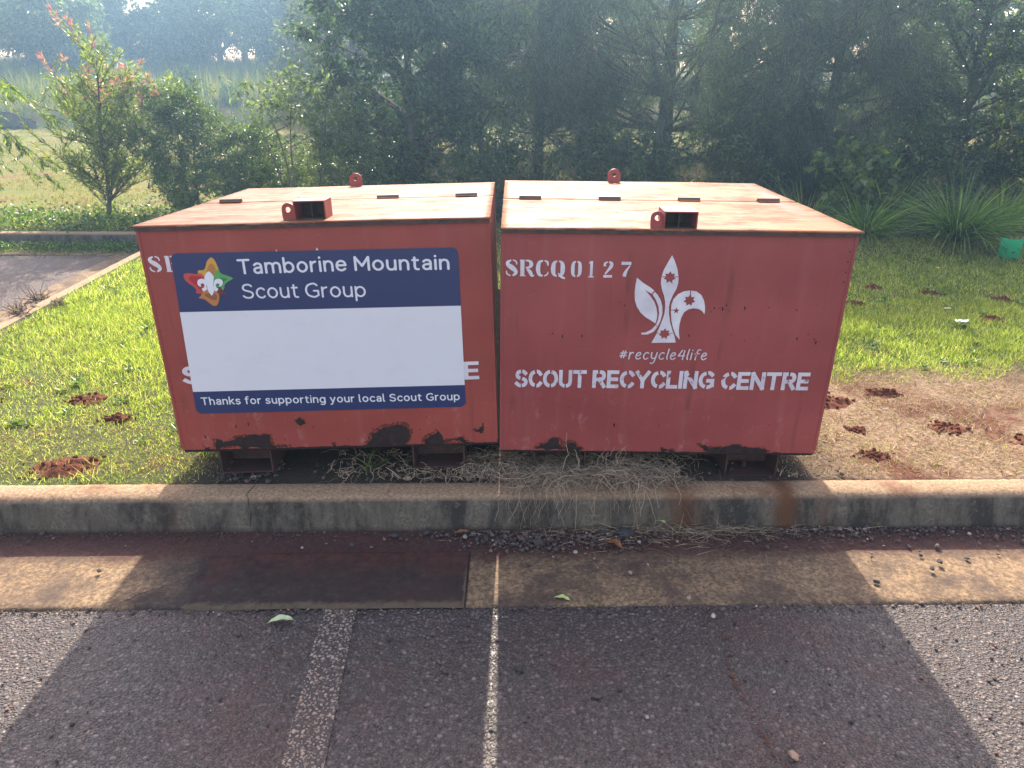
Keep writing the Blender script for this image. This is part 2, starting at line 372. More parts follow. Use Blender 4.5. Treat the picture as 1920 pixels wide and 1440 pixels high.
g('R', 4.6, 'l 0 0 0 7', 's 0 7 1.4 7 2.6 7 4 6.6 4.5 5.2 4 3.8 2.6 3.3 1.4 3.3 0 3.3', 'l 2.4 3.3 4.6 0')
g('E', 3.8, 'l 0 0 0 7', 'l 0 7 3.8 7', 'l 0 0 3.8 0', 'l 0 3.5 3.5 3.5')
g('Y', 5.2, 'l 0 7 2.6 3.2', 'l 5.2 7 2.6 3.2', 'l 2.6 3.2 2.6 0')
g('L', 3.6, 'l 0 7 0 0', 'l 0 0 3.6 0'); g('I', 0, 'l 0 7 0 0')
g('N', 4.8, 'l 0 0 0 7', 'l 0 7 4.8 0', 'l 4.8 0 4.8 7')
# brushed hand
g('h#', 3.8, 'l 1.5 6 .7 1', 'l 3 6 2.2 1', 'l 0 4.3 3.8 4.7', 'l -.1 2.3 3.7 2.7')
g('hr', 2.4, 'l .3 5 0 0', 's .1 2.4 .8 4.2 1.6 4.9 2.4 4.6')
g('he', 3, 's .3 2.4 1.8 2.8 2.8 3.8 2.2 4.9 .9 4.6 0 2.4 .5 .5 1.6 0 3 1')
g('hc', 2.8, 's 2.8 4.4 2 5 .8 4.4 0 2.4 .5 .5 1.6 0 2.8 .8')
g('hy', 3.4, 's .2 5 .2 2.6 .8 .8 2 .6 3 1.8 3.4 3.5', 's 3.6 5 3.2 2 2.4 -1.8 1.2 -3.2 .2 -2.8')
g('hl', .6, 's .8 7.6 .4 4 .2 1.5 .6 .1'); g('h4', 3.6, 'l 2 6.9 0 2.6', 'l 0 2.6 3.8 2.9', 'l 3.5 6.6 2.9 0')
g('hi', .3, 'l .4 4.9 .1 0', 'l .7 6.8 .7 7.0'); g('hf', 2.8, 's 3.4 7.2 2.2 7.4 1.5 6 1.0 2 .8 -.2', 'l 0 4.2 2.8 4.5')
# slab stencil, third value is the stroke width
g('sS', 4.9, 'v 2.2 6.8 .5 .9 5.9 1.3 1 4.8 1.6 2.4 3.7 2.1 3.9 2.3 1.6 4 1.1 1.3 2.8 .1 .6', 'v 2.9 6.9 .5 4.2 6.2 .6 4.5 4.9 .4', 'v .3 2.2 .5 .6 .9 .6 2 .1 .5')
g('sR', 5.8, 'v 1 0 1.6 1 7 1.6', 'v 0 .2 .5 2.3 .2 .5', 'v 0 6.8 .5 1 6.8 .5', 'v 2.2 6.8 .5 3.9 6.4 1.1 4.5 5.2 1.6 4 4 1.1 2.3 3.6 .5', 'v 2.9 3.2 .8 4.1 1.8 1.5 4.8 .3 1.1 5.8 .4 .4')
g('sC', 5.2, 'v 2.8 6.8 .6 1.3 6 1.4 .8 3.5 1.8 1.3 1 1.4 2.8 .2 .6', 'v 3.4 6.8 .5 4.6 6.2 .9 4.9 4.7 .6', 'v 3.4 .2 .5 4.6 .9 .6 5.1 2.1 .3')
g('s0', 4.6, 'v 2.0 6.8 .5 1 5.8 1.3 .8 3.5 1.6 1 1.2 1.3 2.0 .2 .5', 'v 2.7 6.8 .5 3.7 5.8 1.3 3.9 3.5 1.6 3.7 1.2 1.3 2.7 .2 .5')
g('sQ', 5.8, 'v 2.3 6.8 .5 1.1 5.8 1.4 .8 3.5 1.8 1.1 1.2 1.4 2.3 .2 .5', 'v 3.0 6.8 .5 4.3 5.8 1.4 4.6 3.5 1.8 4.3 1.2 1.4 3.0 .2 .5', 'v 2.8 1.6 .4 4.2 0 1 5.6 -.7 .7')
g('s1', 3.4, 'v 1.7 .2 1.5 1.7 7 1.4', 'v .3 5.9 .4 1.2 6.8 .6', 'v .2 .2 .5 3.2 .2 .5')
g('s2', 5, 'v .9 4.9 1.3 1.0 6.1 1.0 2.2 6.8 .5', 'v 2.8 6.8 .6 4 6.1 1.4 3.9 4.9 1.6 2.6 3.2 1.1 1.2 1.5 .6', 'v .5 .6 1.1 4.6 .6 1.1')
g('s7', 4.8, 'v .3 6.3 1.3 4.8 6.3 1.3', 'v 4.4 5.4 .5 3 3.5 1 2.2 1.8 1.6 2 .6 1.5')

def strokes_of(ch, w, sub=6):
    adv, st = G[ch]
    for s in st:
        p = s.split(); k = p[0]; v = [float(x) for x in p[1:]]
        if k == 'v':
            P = np.array(v).reshape(-1, 3)
            P = catmull(P, sub=sub) if len(P) > 2 else P
            yield P[:, :2], P[:, 2], False, True
        else:
            P = np.array(v).reshape(-1, 2)
            if k != 'l': P = catmull(P, k == 'c', sub)
            yield P, np.full(len(P), w), k == 'c', False

def draw_glyph(mb, ch, w, xf, yb, ys, zoff, rnd=True, cut=None, slant=0):
    """xf maps glyph x to panel x; yb baseline fn; ys y scale; zoff [depth] grows with each stroke"""
    for P, W, closed, stencil in strokes_of(ch, w):
        n = len(P)
        T = np.zeros_like(P)
        T[1:-1] = P[2:] - P[:-2]; T[0] = P[1] - P[0]; T[-1] = P[-1] - P[-2]
        if closed: T[0] = T[-1] = P[1] - P[-2]
        L = np.linalg.norm(T, axis=1)[:, None]; T = T / np.maximum(L, 1e-9)
        Nn = np.stack([-T[:, 1], T[:, 0]], 1)
        if not stencil and not rnd and not closed and n >= 2:      # square ends
            P = P.copy(); P[0] -= T[0]*w*.5*.98; P[-1] += T[-1]*w*.5*.98
        A = P + Nn * W[:, None] / 2; B = P - Nn * W[:, None] / 2
        y = -zoff[0]; zoff[0] += .00003
        def tr(q):
            X = q[0] + slant * q[1]
            return (xf(X), y, yb(X) + q[1] * ys)
        b = len(mb.v)
        mb.v += [tr(q) for q in A] + [tr(q) for q in B]
        for i in range(n - 1):
            if cut is not None:
                mx = (P[i][0] + P[i+1][0]) / 2
                if abs(mx - cut) < .34: continue
            mb.f.append((b+i, b+n+i, b+n+i+1, b+i+1)); mb.mi.append(0)
        if rnd and not stencil and not closed:
            for e, sgn in ((0, -1), (n-1, 1)):
                c = P[e]; t = T[e] * sgn; nn = Nn[e]
                ring = [c + (nn * math.cos(a) + t * math.sin(a)) * w / 2 for a in np.linspace(0, math.pi, 9)]
                b = len(mb.v); mb.v += [tr(q) for q in ring]
                f = list(range(b, b + len(ring)))
                mb.f.append(tuple(f if sgn < 0 else f[::-1])); mb.mi.append(0)

def text(mb, s, x0, x1, y0, y1, cap, w, zoff, gap=1.6, space=2.6, rnd=True, stencil=False, prefix='', slant=0):
    w = w * 7 / cap if w < .2 else w         # panel metres -> glyph units
    tot = 0; pos = []
    for ch in s:
        if ch == ' ': tot += space; pos.append(None); continue
        pos.append(tot); tot += G[prefix + ch][0] + gap + w
    tot -= gap
    kx = (x1 - x0) / tot; ky = (cap - w * cap / 7) / 7
    for ch, p in zip(s, pos):
        if p is None: continue
        xf = lambda X, p=p: x0 + (p + w/2 + X) * kx
        yb = lambda X, p=p: y0 + (y1 - y0) * (p + X) / tot + w/2 * cap/7
        cut = {'S': 2.3, 'C': 2.7, 'O': 2.9, 'G': 2.9, 'R': 2.0, 'U': 2.4}.get(ch) if stencil else None
        draw_glyph(mb, prefix + ch, w, xf, yb, ky, zoff, rnd, cut, slant)

# ------------------------------------------------------------------ the bins
W, H, D, HY, HS = 1.2693, 0.8916, 1.2434, 0.641, 0.346
def jag(pts, amp, it=3):
    pts = [Vector(p) for p in pts]
    for _ in range(it):
        q = []
        for i, p in enumerate(pts):
            n = pts[(i+1) % len(pts)]
            d = n - p
            q += [p, (p + n)/2 + Vector((-d.y, d.x)) * random.uniform(-amp, amp)]
        pts = q
    return [(p.x, max(p.y, -.001)) for p in pts]

def plate_with_hole(mb, cx, y0, y1, z0, w, h, hr, hz):
    """upright plate, rounded top, round hole; front at y0, back at y1"""
    r = w / 2; n = 24
    outer = []
    for k in range(n):
        a = 2*math.pi*k/n
        dx, dz = math.cos(a), math.sin(a)
        if dz >= 0: ox, oz = dx*r, (h - r) + dz*r
        else:
            t = min(r/abs(dx) if abs(dx) > 1e-6 else 1e9, (h - r)/abs(dz)); ox, oz = dx*t, (h - r) + dz*t
        outer.append((cx + ox, z0 + oz))
    inner = [(cx + math.cos(2*math.pi*k/n)*hr, z0 + hz + math.sin(2*math.pi*k/n)*hr) for k in range(n)]
    vs = [(x, y0, z) for x, z in outer] + [(x, y0, z) for x, z in inner] + [(x, y1, z) for x, z in outer] + [(x, y1, z) for x, z in inner]
    fs = []
    for k in range(n):
        j = (k+1) % n
        fs += [(k, n+k, n+j, j)[::-1], (2*n+k, 2*n+j, 3*n+j, 3*n+k)[::-1], (k, j, 2*n+j, 2*n+k)[::-1], (n+k, 3*n+k, 3*n+j, n+j)[::-1]]
    mb.add(vs, fs)

def make_bin(which, loc, rot, red, topm, rust, label):
    root = empty('recycling_bin', loc, rot)
    tag(root, label, 'recycling bin', 'steel recycling bins side by side on the kerb')
    # body: sheet-steel tub, seams proud at the corners, rust eaten into the bottom edge
    mb = MB()
    mb.box((-W/2, 0, 0), (W/2, D, H - .006), 0, .004)
    mb.box((-W/2 + .002, .012, -.012), (W/2 - .002, D - .012, .001), 1)
    for poly in rust:
        cxp = sum(p[0] for p in poly)/len(poly); czp = sum(p[1] for p in poly)/len(poly)
        mb.poly(jag([(cxp + (p[0]-cxp)*1.10 + (.004 if p[0] > cxp else -.004), czp + (p[1]-czp)*1.15 + .005) for p in poly], .14, 3), -.0009, 2)
        mb.poly(jag(poly, .16, 3), -.0013, 1)
    # thin ragged rust line along the bottom edge
    top = []; x = -W/2 + .004
    while x < W/2 - .004:
        top.append((x, .003 + .006 * max(0, noise.noise(Vector((x*22, which*9, 0)))) + random.uniform(0, .0015))); x += .006
    mb.poly([(-W/2 + .004, 0.0005)] + [(W/2 - .004, 0.0005)] + top[::-1], -.0007, 1)
    # scattered chips
    for _ in range(46 if which else 22):
        if which:
            row = random.choice([.595, .595, .60, .50, .50, .49, .2, .12]); cx = random.uniform(-.6, .58); cz = row + random.gauss(0, .012)
        else:
            cx = random.uniform(-.6, .6); cz = random.choice([random.uniform(.03, .14), random.uniform(.02, .12), random.uniform(.2, .85)])
        r = random.uniform(.0012, .0036)
        e = random.choice([1, 1, 2.5])
        mb.poly([(cx + math.cos(a)*r*random.uniform(.6, 1.3), cz + math.sin(a)*r*e*random.uniform(.6, 1.3)) for a in np.arange(7)*.8976], -.0009, 1)
    if which:      # ring of old chips at both front corners
        for k in range(9):
            mb.poly([(W/2 - .02 + math.cos(a)*.003, H - .05 - k*.011*1.7 + math.sin(a)*.004) for a in np.arange(6)*1.047], -.0009, 1) if k % 2 else None
    if which == 0:      # unseen wedge added to block sunlight through the gap low down
        x0, f0, f1 = W/2 - .001, W/2 + .0050, W/2 + .0230
        mb.add([(x0, .012, -.012), (x0, .62, -.012), (x0, .62, .48), (x0, .012, .010), (f0, .012, -.012), (f0, .62, -.012), (f1, .62, .48), (f0, .012, .010)],
               [(0, 3, 2, 1), (4, 5, 6, 7), (0, 1, 5, 4), (1, 2, 6, 5), (2, 3, 7, 6), (3, 0, 4, 7)], 1)
    mb.build('body', [red, RUST, HALO], root)
    # welded corner seam strips
    mb = MB()
    mb.box((-W/2 - .0015, -.0025, .02), (-W/2 + .010, .008, H - .012), 0, .001)
    mb.build('corner_seam', red, root); mb = MB()
    mb.box((W/2 - .010, -.0025, .02), (W/2 + .0015, .008, H - .012), 0, .001)
    mb.build('corner_seam', red, root)
    # lid: front leaf and rear leaf, thin plates meeting at the hinge line
    ov = .014; ol, orr = ((.013, .001), (.001, .014))[which]
    def leaf(name, y0, y1):
        mb = MB(); nx, ny = 40, 18
        zt = lambda x, y: H + .0035 + .0022 * noise.noise(Vector((x*2.2, y*2.2, which*5)))
        xs = np.linspace(-W/2 - ol, W/2 + orr, nx); ys = np.linspace(y0, y1, ny)
        vs = [(x, y, zt(x, y)) for y in ys for x in xs] + [(x, y, zt(x, y) - .005) for y in ys for x in xs]
        o = nx*ny; fs = []
        for j in range(ny-1):
            for i in range(nx-1):
                a = j*nx + i; fs += [(a, a+1, a+nx+1, a+nx), (o+a, o+a+nx, o+a+nx+1, o+a+1)]
        for i in range(nx-1):
            a = i; b = (ny-1)*nx + i; fs += [(a, o+a, o+a+1, a+1), (b, b+1, o+b+1, o+b)]
        for j in range(ny-1):
            a = j*nx; b = j*nx + nx-1; fs += [(a, a+nx, o+a+nx, o+a), (b, o+b, o+b+nx, b+nx)]
        mb.add(vs, fs)
        return mb.build(name, topm, root, True)
    lf = leaf('lid', -ov, HY - .002)
    leaf('rear_top_panel', HY + .002, D + ov * .6)
    mb = MB(); mb.box((-W/2, -ov + .0015, H - .014), (W/2, -ov + .0045, H - .0005), 0); mb.box((-W/2, -ov + .0045, H - .0065), (W/2, .002, H - .0025), 0)
    mb.build('lid_edge', STEEL, lf)
    for i in range(4):
        x = (i - 1.5) * HS
        mb = MB()
        mb.tube([(x - .048, HY, H + .013), (x + .048, HY, H + .013)], .0075, 10)
        mb.box((x - .046, HY - .018, H + .006), (x + .046, HY - .002, H + .0105))
        mb.box((x - .046, HY + .002, H + .006), (x + .046, HY + .018, H + .0105))
        for f_ in range(len(mb.mi) - 12, len(mb.mi)): mb.mi[f_] = 1
        mb.build('hinge', [HINGE, topm], root)
    # lock box (short hollow section, open at the front) with its lug
    bx0, bx1, by0, by1, bh = ((-.076, .040, .046, .150, .066), (-.060, .060, .006, .120, .060))[which]
    z0 = H + .005; mb = MB(); t = .005
    mb.box((bx0, by0, z0), (bx0 + t, by1, z0 + bh), 0, .0015); mb.box((bx1 - t, by0, z0), (bx1, by1, z0 + bh), 0, .0015)
    mb.box((bx0 + t - .001, by0 + .0005, z0 + bh - t), (bx1 - t + .001, by1 - .0005, z0 + bh - .0004)); mb.box((bx0 + t, by1 - t, z0), (bx1 - t, by1 - .001, z0 + bh - t - .0005), 1)
    mb.box(((bx0 + bx1)/2 - .002, by0 + .03, z0), ((bx0 + bx1)/2 + .003, by1 - .008, z0 + bh - t - .0008), 1)
    mb.box((bx0 + t + .001, by0 + .004, z0 - .001), (bx1 - t - .001, by1 - t - .001, z0 + .0015), 1)
    lb = mb.build('lock_box', [red, STEEL], lf)
    mb = MB(); plate_with_hole(mb, bx0 - .022, by0 + .008, by0 + .016, z0 - .001, .046, .060, .0095, .036)
    mb.build('padlock_lug', red, lf)
    # lifting eye at the rear
    mb = MB(); plate_with_hole(mb, -.080, D - .022, D - .010, H + .004, .064, .066, .010, .038)
    mb.build('lifting_eye', red, root)
    # two fork-pocket skids, open rectangular channels
    for sx in (-1, 1):
        cx = sx * .392; w2 = .106; h = .113; mb = MB()
        y0, y1 = .012, D - .02
        mb.box((cx - w2, y0, -h), (cx - w2 + .006, y1, -.012)); mb.box((cx + w2 - .006, y0, -h), (cx + w2, y1, -.012))
        mb.box((cx - w2 + .006, y0 + .001, -h + .0005), (cx + w2 - .006, y1 - .001, -h + .006))
        mb.box((cx - w2 + .006, y0 + .12, -h + .006), (cx + w2 - .006, y0 + .126, -h + .045), 1)
        mb.build('skid', [SKID, STEEL], root)
    return root

binL = make_bin(0, (-.6917, 2.5849, .2741), (R(-1.03), R(-1.42), R(.51)), RED, TOPP, RUST_L,
                'red steel recycling bin carrying the blue and white scout group sticker')
binR = make_bin(1, (.5859, 2.5798, .2519), (R(.99), R(.68), R(-.13)), RED2, TOPP2, RUST_R,
                'red steel recycling bin with the white stencilled serial number and recycling centre lettering')

# right bin stencils
zo = [.0012]
mb = MB()
for ch, a, b in (('S',72,130),('R',140,210),('C',218,278),('Q',290,360),('0',385,436),('1',468,498),('2',537,588),('7',622,672)):
    xa = -.6177 + (a - 72)*.000755; xb = -.6177 + (b - 72)*.000755
    adv = G['s' + ch][0]
    draw_glyph(mb, 's' + ch, 1, lambda X, xa=xa, xb=xb, adv=adv: xa + X/adv*(xb - xa), lambda X, xa=xa: .7196 - (xa + .6177)*.006, .0086, zo)
mb.build('serial_number', WHITE, binR)
mb = MB()
text(mb, 'SCOUT', -.578, -.303, .2766, .2775, .0795, .0205, zo, gap=.45, rnd=False, stencil=True)
text(mb, 'RECYCLING', -.280, .190, .2778, .2795, .0795, .0205, zo, gap=.45, rnd=False, stencil=True)
text(mb, 'CENTRE', .217, .556, .2772, .2785, .0795, .0205, zo, gap=.45, rnd=False, stencil=True)
mb.build('centre_name', WHITEW, binR)
mb = MB()
text(mb, '#recycle4life', -.183, .149, .400, .401, .043, .0052, zo, gap=1.0, prefix='h', slant=.06)
mb.build('hashtag', WHITEW, binR)
mb = MB()
for k, p in EMB.items(): mb.poly(p, -.0012)
em = mb.build('stencil_emblem', WHITE, binR)
for x, z, r, n in STARS:
    mb = MB(); mb.poly([(x + math.sin(math.pi*k/n)*(r if k % 2 == 0 else r*(.62 if n == 7 else .42)), z + math.cos(math.pi*k/n)*(r if k % 2 == 0 else r*(.62 if n == 7 else .42))) for k in range(2*n)], -.0020)
    mb.build('star', RED2, em)
mb = MB()
for p in BARS: mb.poly(p, -.0017)
mb.build('stencil_bridge', RED2, em)

# left bin: old stencil showing round the sticker, then the sticker
zo = [.0012]
mb = MB()
draw_glyph(mb, 'sS', 1, lambda X: -.614 + X*.0092, lambda X: .728, .0083, zo)
draw_glyph(mb, 'sR', 1, lambda X: -.553 + X*.0092, lambda X: .7275, .0083, zo)
text(mb, 'S', -.574, -.50, .284, .284, .0785, .0185, zo, rnd=False, stencil=True)
text(mb, 'E', .512, .572, .2735, .274, .0775, .0185, zo, rnd=False)
mb.poly([(-.004, .780), (.013, .780), (.006, .801), (.0035, .801)], -.0012)
mb.poly([(-.150, .780), (-.136, .780), (-.143, .7995)], -.0012)
mb.build('old_stencil', WHITE, binL)
Q = [(-.5280, .7945), (.5153, .7894), (.5140, .1618), (-.5476, .1619)]
def q(u, v):     # u to the right, v downwards, both 0..1, over the sticker
    a = [Q[0][i]*(1-u) + Q[1][i]*u for i in (0, 1)]; b = [Q[3][i]*(1-u) + Q[2][i]*u for i in (0, 1)]
    bow = -.0035*math.sin(math.pi*v) if u < .5 else .001*math.sin(math.pi*v)
    return (a[0]*(1-v) + b[0]*v + bow*0, a[1]*(1-v) + b[1]*v)
def band(v0, v1, r0=False, r1=False):
    pts = []
    ru, rv = .022, .036
    arc = [(1 - math.cos(a), 1 - math.sin(a)) for a in np.linspace(0, math.pi/2, 6)]
    if r0:
        pts += [q(ru*x, v0 + rv*y) for x, y in arc]; pts += [q(1 - ru*x, v0 + rv*y) for x, y in arc[::-1]]
    else: pts += [q(0, v0), q(.5, v0), q(1, v0)]
    if r1:
        pts += [q(1 - ru*x, v1 - rv*y) for x, y in arc]; pts += [q(ru*x, v1 - rv*y) for x, y in arc[::-1]]
    else: pts += [q(1, v1), q(.5, v1), q(0, v1)]
    return pts
mb = MB()
mb.poly(band(0, .347, r0=True), -.0030, 0); mb.poly(band(.347, .853), -.0030, 1); mb.poly(band(.853, 1, r1=True), -.0030, 0)
st = mb.build('sticker', [BLUE, STW], binL)
zo = [.0034]
mb = MB()
text(mb, 'Tamborine', -.2925, .1060, .7103, .7121, .0580, .0094, zo, gap=1.0)
text(mb, 'Mountain', .1335, .4815, .7120, .7070, .0565, .0094, zo, gap=1.0)
text(mb, 'Scout', -.290, -.082, .6195, .6175, .0575, .0076, zo, gap=1.0)
text(mb, 'Group', -.057, .1666, .6172, .6140, .0575, .0076, zo, gap=1.0)
mb.build('title_lettering', LETW, st)
mb = MB()
words = 'Thanks for supporting your local Scout Group'
text(mb, words, -.5195, .4925, .1985, .1915, .0335, .0057, zo, gap=1.1, space=2.8)
mb.build('footer_lettering', LETW, st)
mb = MB(); lmats = []
for i, (k, p) in enumerate(LOGO.items()):
    P = catmull([p[j] for j in range(len(p))], True, 3)[:-1] if not k.startswith('white') else catmull(p, True, 2)[:-1]
    mb.poly([tuple(v) for v in P], -.0034 - i*.00025, i); lmats.append(LM[k])
mb.build('group_logo', lmats, st)
# ------------------------------------------------------------------ ground, kerb, gutter, road
def arc(cx, cy, r, a0, a1, n): return [(cx + r*math.cos(R(a)), cy + r*math.sin(R(a))) for a in np.linspace(a0, a1, n)]
# foot line of the kerb (road side), walking with the road on the left hand
def ky(x): return 2.395 + .012 * x
PATH = [(x, ky(x)) for x in np.arange(40, 4, -1.0)] + [(x, ky(x)) for x in np.arange(4, -2.58, -.02)]
PATH += arc(-2.58, ky(-2.58) + .80, .80, 270, 180, 30)
PATH += [(-3.50 - .08*(y-4.66), y) for y in np.arange(3.2, 7.4, .1)]
PATH += arc(-4.22, 7.45, .50, 0, 90, 14)
PATH += [(x, 7.95 - .005*(x+4.4)) for x in np.arange(-4.5, -40, -.5)]
PA = np.array(PATH)
T_ = np.gradient(PA, axis=0); T_ /= np.linalg.norm(T_, axis=1)[:, None]
NRM = np.stack([-T_[:, 1], T_[:, 0]], 1)          # left-hand side = towards the road
def sweep(name, prof, mat, kind='structure', i0=0, i1=None, jitter=0, attrs_d=True, wob=0):
    P = PA[i0:i1]; Nn = NRM[i0:i1]; n, k = len(P), len(prof)
    V = np.zeros((n, k, 3)); dv = np.zeros((n, k))
    for j, (d, z) in enumerate(prof):
        w = np.array([noise.noise(Vector((p[0]*1.3, p[1]*1.3, j*.4))) + .5*noise.noise(Vector((p[0]*7, p[1]*7, j*.7))) for p in P]) * wob
        V[:, j, :2] = P + Nn * (d + w)[:, None]; V[:, j, 2] = z + w * .3
        dv[:, j] = d
    V = V.reshape(-1, 3)
    if jitter: V += rng.normal(0, jitter, V.shape)
    I = np.arange(n*k).reshape(n, k)
    F = np.stack([I[:-1, :-1], I[:-1, 1:], I[1:, 1:], I[1:, :-1]], -1).reshape(-1, 4)
    o = np_mesh(name, V, F, mat, smooth=True, attrs={'d': dv.ravel()})
    if kind: o['kind'] = kind
    return o

# asphalt (coarse chip seal) and the worn paint line laid on the same stones
def asphalt(name, paint=False):
    m = N(name)
    warp = m.n('VectorMath', operation='ADD'); m.l(m.obj(), warp.inputs[0])
    nz = m.n('TexNoise'); m.l(m.obj(), nz.inputs['Vector']); nz.inputs['Scale'].default_value = 60
    sc = m.n('VectorMath', operation='SCALE'); m.l(nz.outputs[1], sc.inputs[0]); sc.inputs['Scale'].default_value = .008
    m.l(sc.outputs[0], warp.inputs[1]); v = warp.outputs[0]
    cell = m.vor(125, 'F1', 'Color', v); sep = m.n('SeparateColor'); m.l(cell, sep.inputs[0])
    f1 = m.vor(125, 'F1', 'Distance', v); f1b = m.vor(74, 'F1', 'Distance', v)
    cellb = m.vor(74, 'F1', 'Color', v); sepb = m.n('SeparateColor'); m.l(cellb, sepb.inputs[0])
    big = m.rng(sepb.outputs[0], .62, .68)          # some larger stones
    hgt = m.mix(big, m.rng(f1, .62, .12), m.rng(f1b, .62, .10))
    tone = m.mix(big, m.rng(sep.outputs[1], 0, 1, 0, .9), m.rng(sepb.outputs[1], 0, 1, .05, .93))
    c = m.ramp(tone, (0, (.050, .035, .030)), (.5, (.098, .072, .062)), (.85, (.160, .122, .106)), (1, (.27, .21, .185)))
    large = m.noise(.9, 5, .6)
    c = m.mix(m.rng(large, .3, .7), c, m.mix(1.0, c, (.78, .76, .78), 'MULTIPLY'))
    dust = m.rng(m.noise(1.7, 7, .62), .50, .70, 0, .75)
    lot = m.n('SeparateXYZ'); m.l(m.obj(), lot.inputs[0])
    dust = m.math('MAXIMUM', dust, m.math('MULTIPLY', m.rng(lot.outputs[0], -3.2, -4.4), m.rng(m.noise(2.5, 6), .30, .60, .65, 1)))
    c = m.mix(dust, c, (.120, .050, .034))
    c = m.mix(m.rng(hgt, .0, .42, .85, 0), c, (.022, .016, .016))     # bitumen between the stones
    if paint:
        p = m.math('MULTIPLY', m.rng(hgt, .30, .50), m.rng(m.noise(26, 5, .65), .34, .48))
        e = m.attr('edge')
        p = m.math('MULTIPLY', p, m.rng(e, .05, .9, .80, 1.0))
        c = m.mix(m.math('MULTIPLY', p, .9), c, (.38, .28, .21))
    m.base(c, m.rng(sep.outputs[2], 0, 1, .45, .75), .5)
    m.bump(hgt, 1.0, .0065)
    return m.m
ASPH = asphalt('chip_seal_asphalt')
LINE = asphalt('worn_line_paint', True)
np_mesh('road', [(-200, -200, 0), (200, -200, 0), (200, 9, 0), (-200, 9, 0)], [(0, 1, 2, 3)], ASPH)['kind'] = 'structure'

m = N('gutter_concrete')
d = m.attr('d'); n1 = m.noise(4, 7, .68); n2 = m.noise(75, 7, .72); n3 = m.noise(1.1, 4)
c = m.ramp(n2, (.30, (.055, .035, .023)), (.46, (.14, .092, .052)), (.60, (.27, .175, .098)), (.72, (.41, .275, .165)))
c = m.mix(m.rng(n1, .44, .62, 0, .85), c, (.052, .034, .028))
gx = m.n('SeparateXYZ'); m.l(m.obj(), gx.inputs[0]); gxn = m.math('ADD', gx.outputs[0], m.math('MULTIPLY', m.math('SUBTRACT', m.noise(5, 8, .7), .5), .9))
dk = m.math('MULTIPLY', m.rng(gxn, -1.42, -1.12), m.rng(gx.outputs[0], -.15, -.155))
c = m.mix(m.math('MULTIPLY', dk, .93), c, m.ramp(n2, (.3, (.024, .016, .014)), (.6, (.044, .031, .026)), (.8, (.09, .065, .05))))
clay = m.math('ADD', d, m.math('MULTIPLY', m.math('SUBTRACT', n1, .5), .30))
c = m.mix(m.rng(clay, .135, .20, .96, 0), c, m.mix(m.rng(n2, .4, .6), (.045, .021, .017), (.078, .033, .025)))
m.base(c, .85, .3).bump(n2, .55, .006); GUT = m.m
sweep('gutter', [(-.03, .012), (.06, .006), (.15, .004), (.30, .006), (.42, .010), (.440, .0085), (.448, .003), (.45, -.004)], GUT, wob=.004)
# the older, darker slab in the gutter left of the bins' gap
m = N('dark_slab_concrete')
n2 = m.noise(30, 6, .7); n1 = m.noise(5, 5); e = m.attr('edge')
c = m.ramp(n2, (.3, (.024, .016, .014)), (.6, (.044, .031, .026)), (.8, (.09, .065, .05)))
c = m.mix(m.rng(n1, .45, .7, 0, .7), c, (.055, .027, .023))
ed = m.math('ADD', e, m.math('MULTIPLY', m.math('SUBTRACT', n2, .5), 1.6))
c = m.mix(m.rng(ed, .35, .9, 0, .75), c, (.12, .090, .060))
xx = m.n('SeparateXYZ'); m.l(m.obj(), xx.inputs[0])
c = m.mix(m.rng(m.math('ADD', xx.outputs[1], m.math('MULTIPLY', m.math('SUBTRACT', n1, .5), .22)), 2.07, 2.19), c, m.mix(m.rng(n2, .4, .6), (.045, .021, .017), (.075, .032, .025)))
m.base(c, .92, .2).bump(n2, .5, .005); SLAB = m.m
xs = np.linspace(-1.28, -.160, 200); ns = 40; V = []; E = []
for i, x in enumerate(xs):
    yb = ky(x) - .455 + .004*noise.noise(Vector((x*5, 0, 0))) + .03*max(0, (-1.0 - x)/.28)**2
    ytop = ky(x) - .14 if x < -.2 else ky(x) - .14
    for j in range(ns):
        t = j/(ns-1); y = yb + (ytop - yb)*t
        fe = max(1 - (y - yb)/.045, 1 - (xs[-1] - x)/.018, 0)
        V.append((x, y, .0175 + .002*noise.noise(Vector((x*3, y*3, 2))) - (.012 if j == 0 else 0) - (.012*(t > .96)) - .014*max(0, (-.85 - x + .16*noise.noise(Vector((x*9, y*14, 8))) + .10*noise.noise(Vector((x*30, y*34, 8))))/.30)))
        E.append(fe)
I = np.arange(len(V)).reshape(len(xs), ns)
F = np.stack([I[:-1, :-1], I[1:, :-1], I[1:, 1:], I[:-1, 1:]], -1).reshape(-1, 4)
np_mesh('gutter_patch', V, F, SLAB, smooth=True, attrs={'edge': E})['kind'] = 'structure'

m = N('kerb_concrete')
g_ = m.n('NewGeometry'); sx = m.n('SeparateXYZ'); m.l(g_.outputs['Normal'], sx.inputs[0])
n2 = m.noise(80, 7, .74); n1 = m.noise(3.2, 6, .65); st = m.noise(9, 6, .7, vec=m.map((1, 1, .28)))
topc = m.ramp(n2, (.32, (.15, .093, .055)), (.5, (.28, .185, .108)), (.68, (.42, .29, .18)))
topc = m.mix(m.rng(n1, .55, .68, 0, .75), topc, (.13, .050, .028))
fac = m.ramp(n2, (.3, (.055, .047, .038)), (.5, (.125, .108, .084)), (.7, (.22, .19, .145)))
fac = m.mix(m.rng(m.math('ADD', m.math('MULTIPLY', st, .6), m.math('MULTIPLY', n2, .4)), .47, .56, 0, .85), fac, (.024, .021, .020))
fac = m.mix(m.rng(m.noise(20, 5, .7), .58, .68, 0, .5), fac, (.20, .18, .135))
c = m.mix(m.rng(sx.outputs[2], .45, .8), fac, topc)
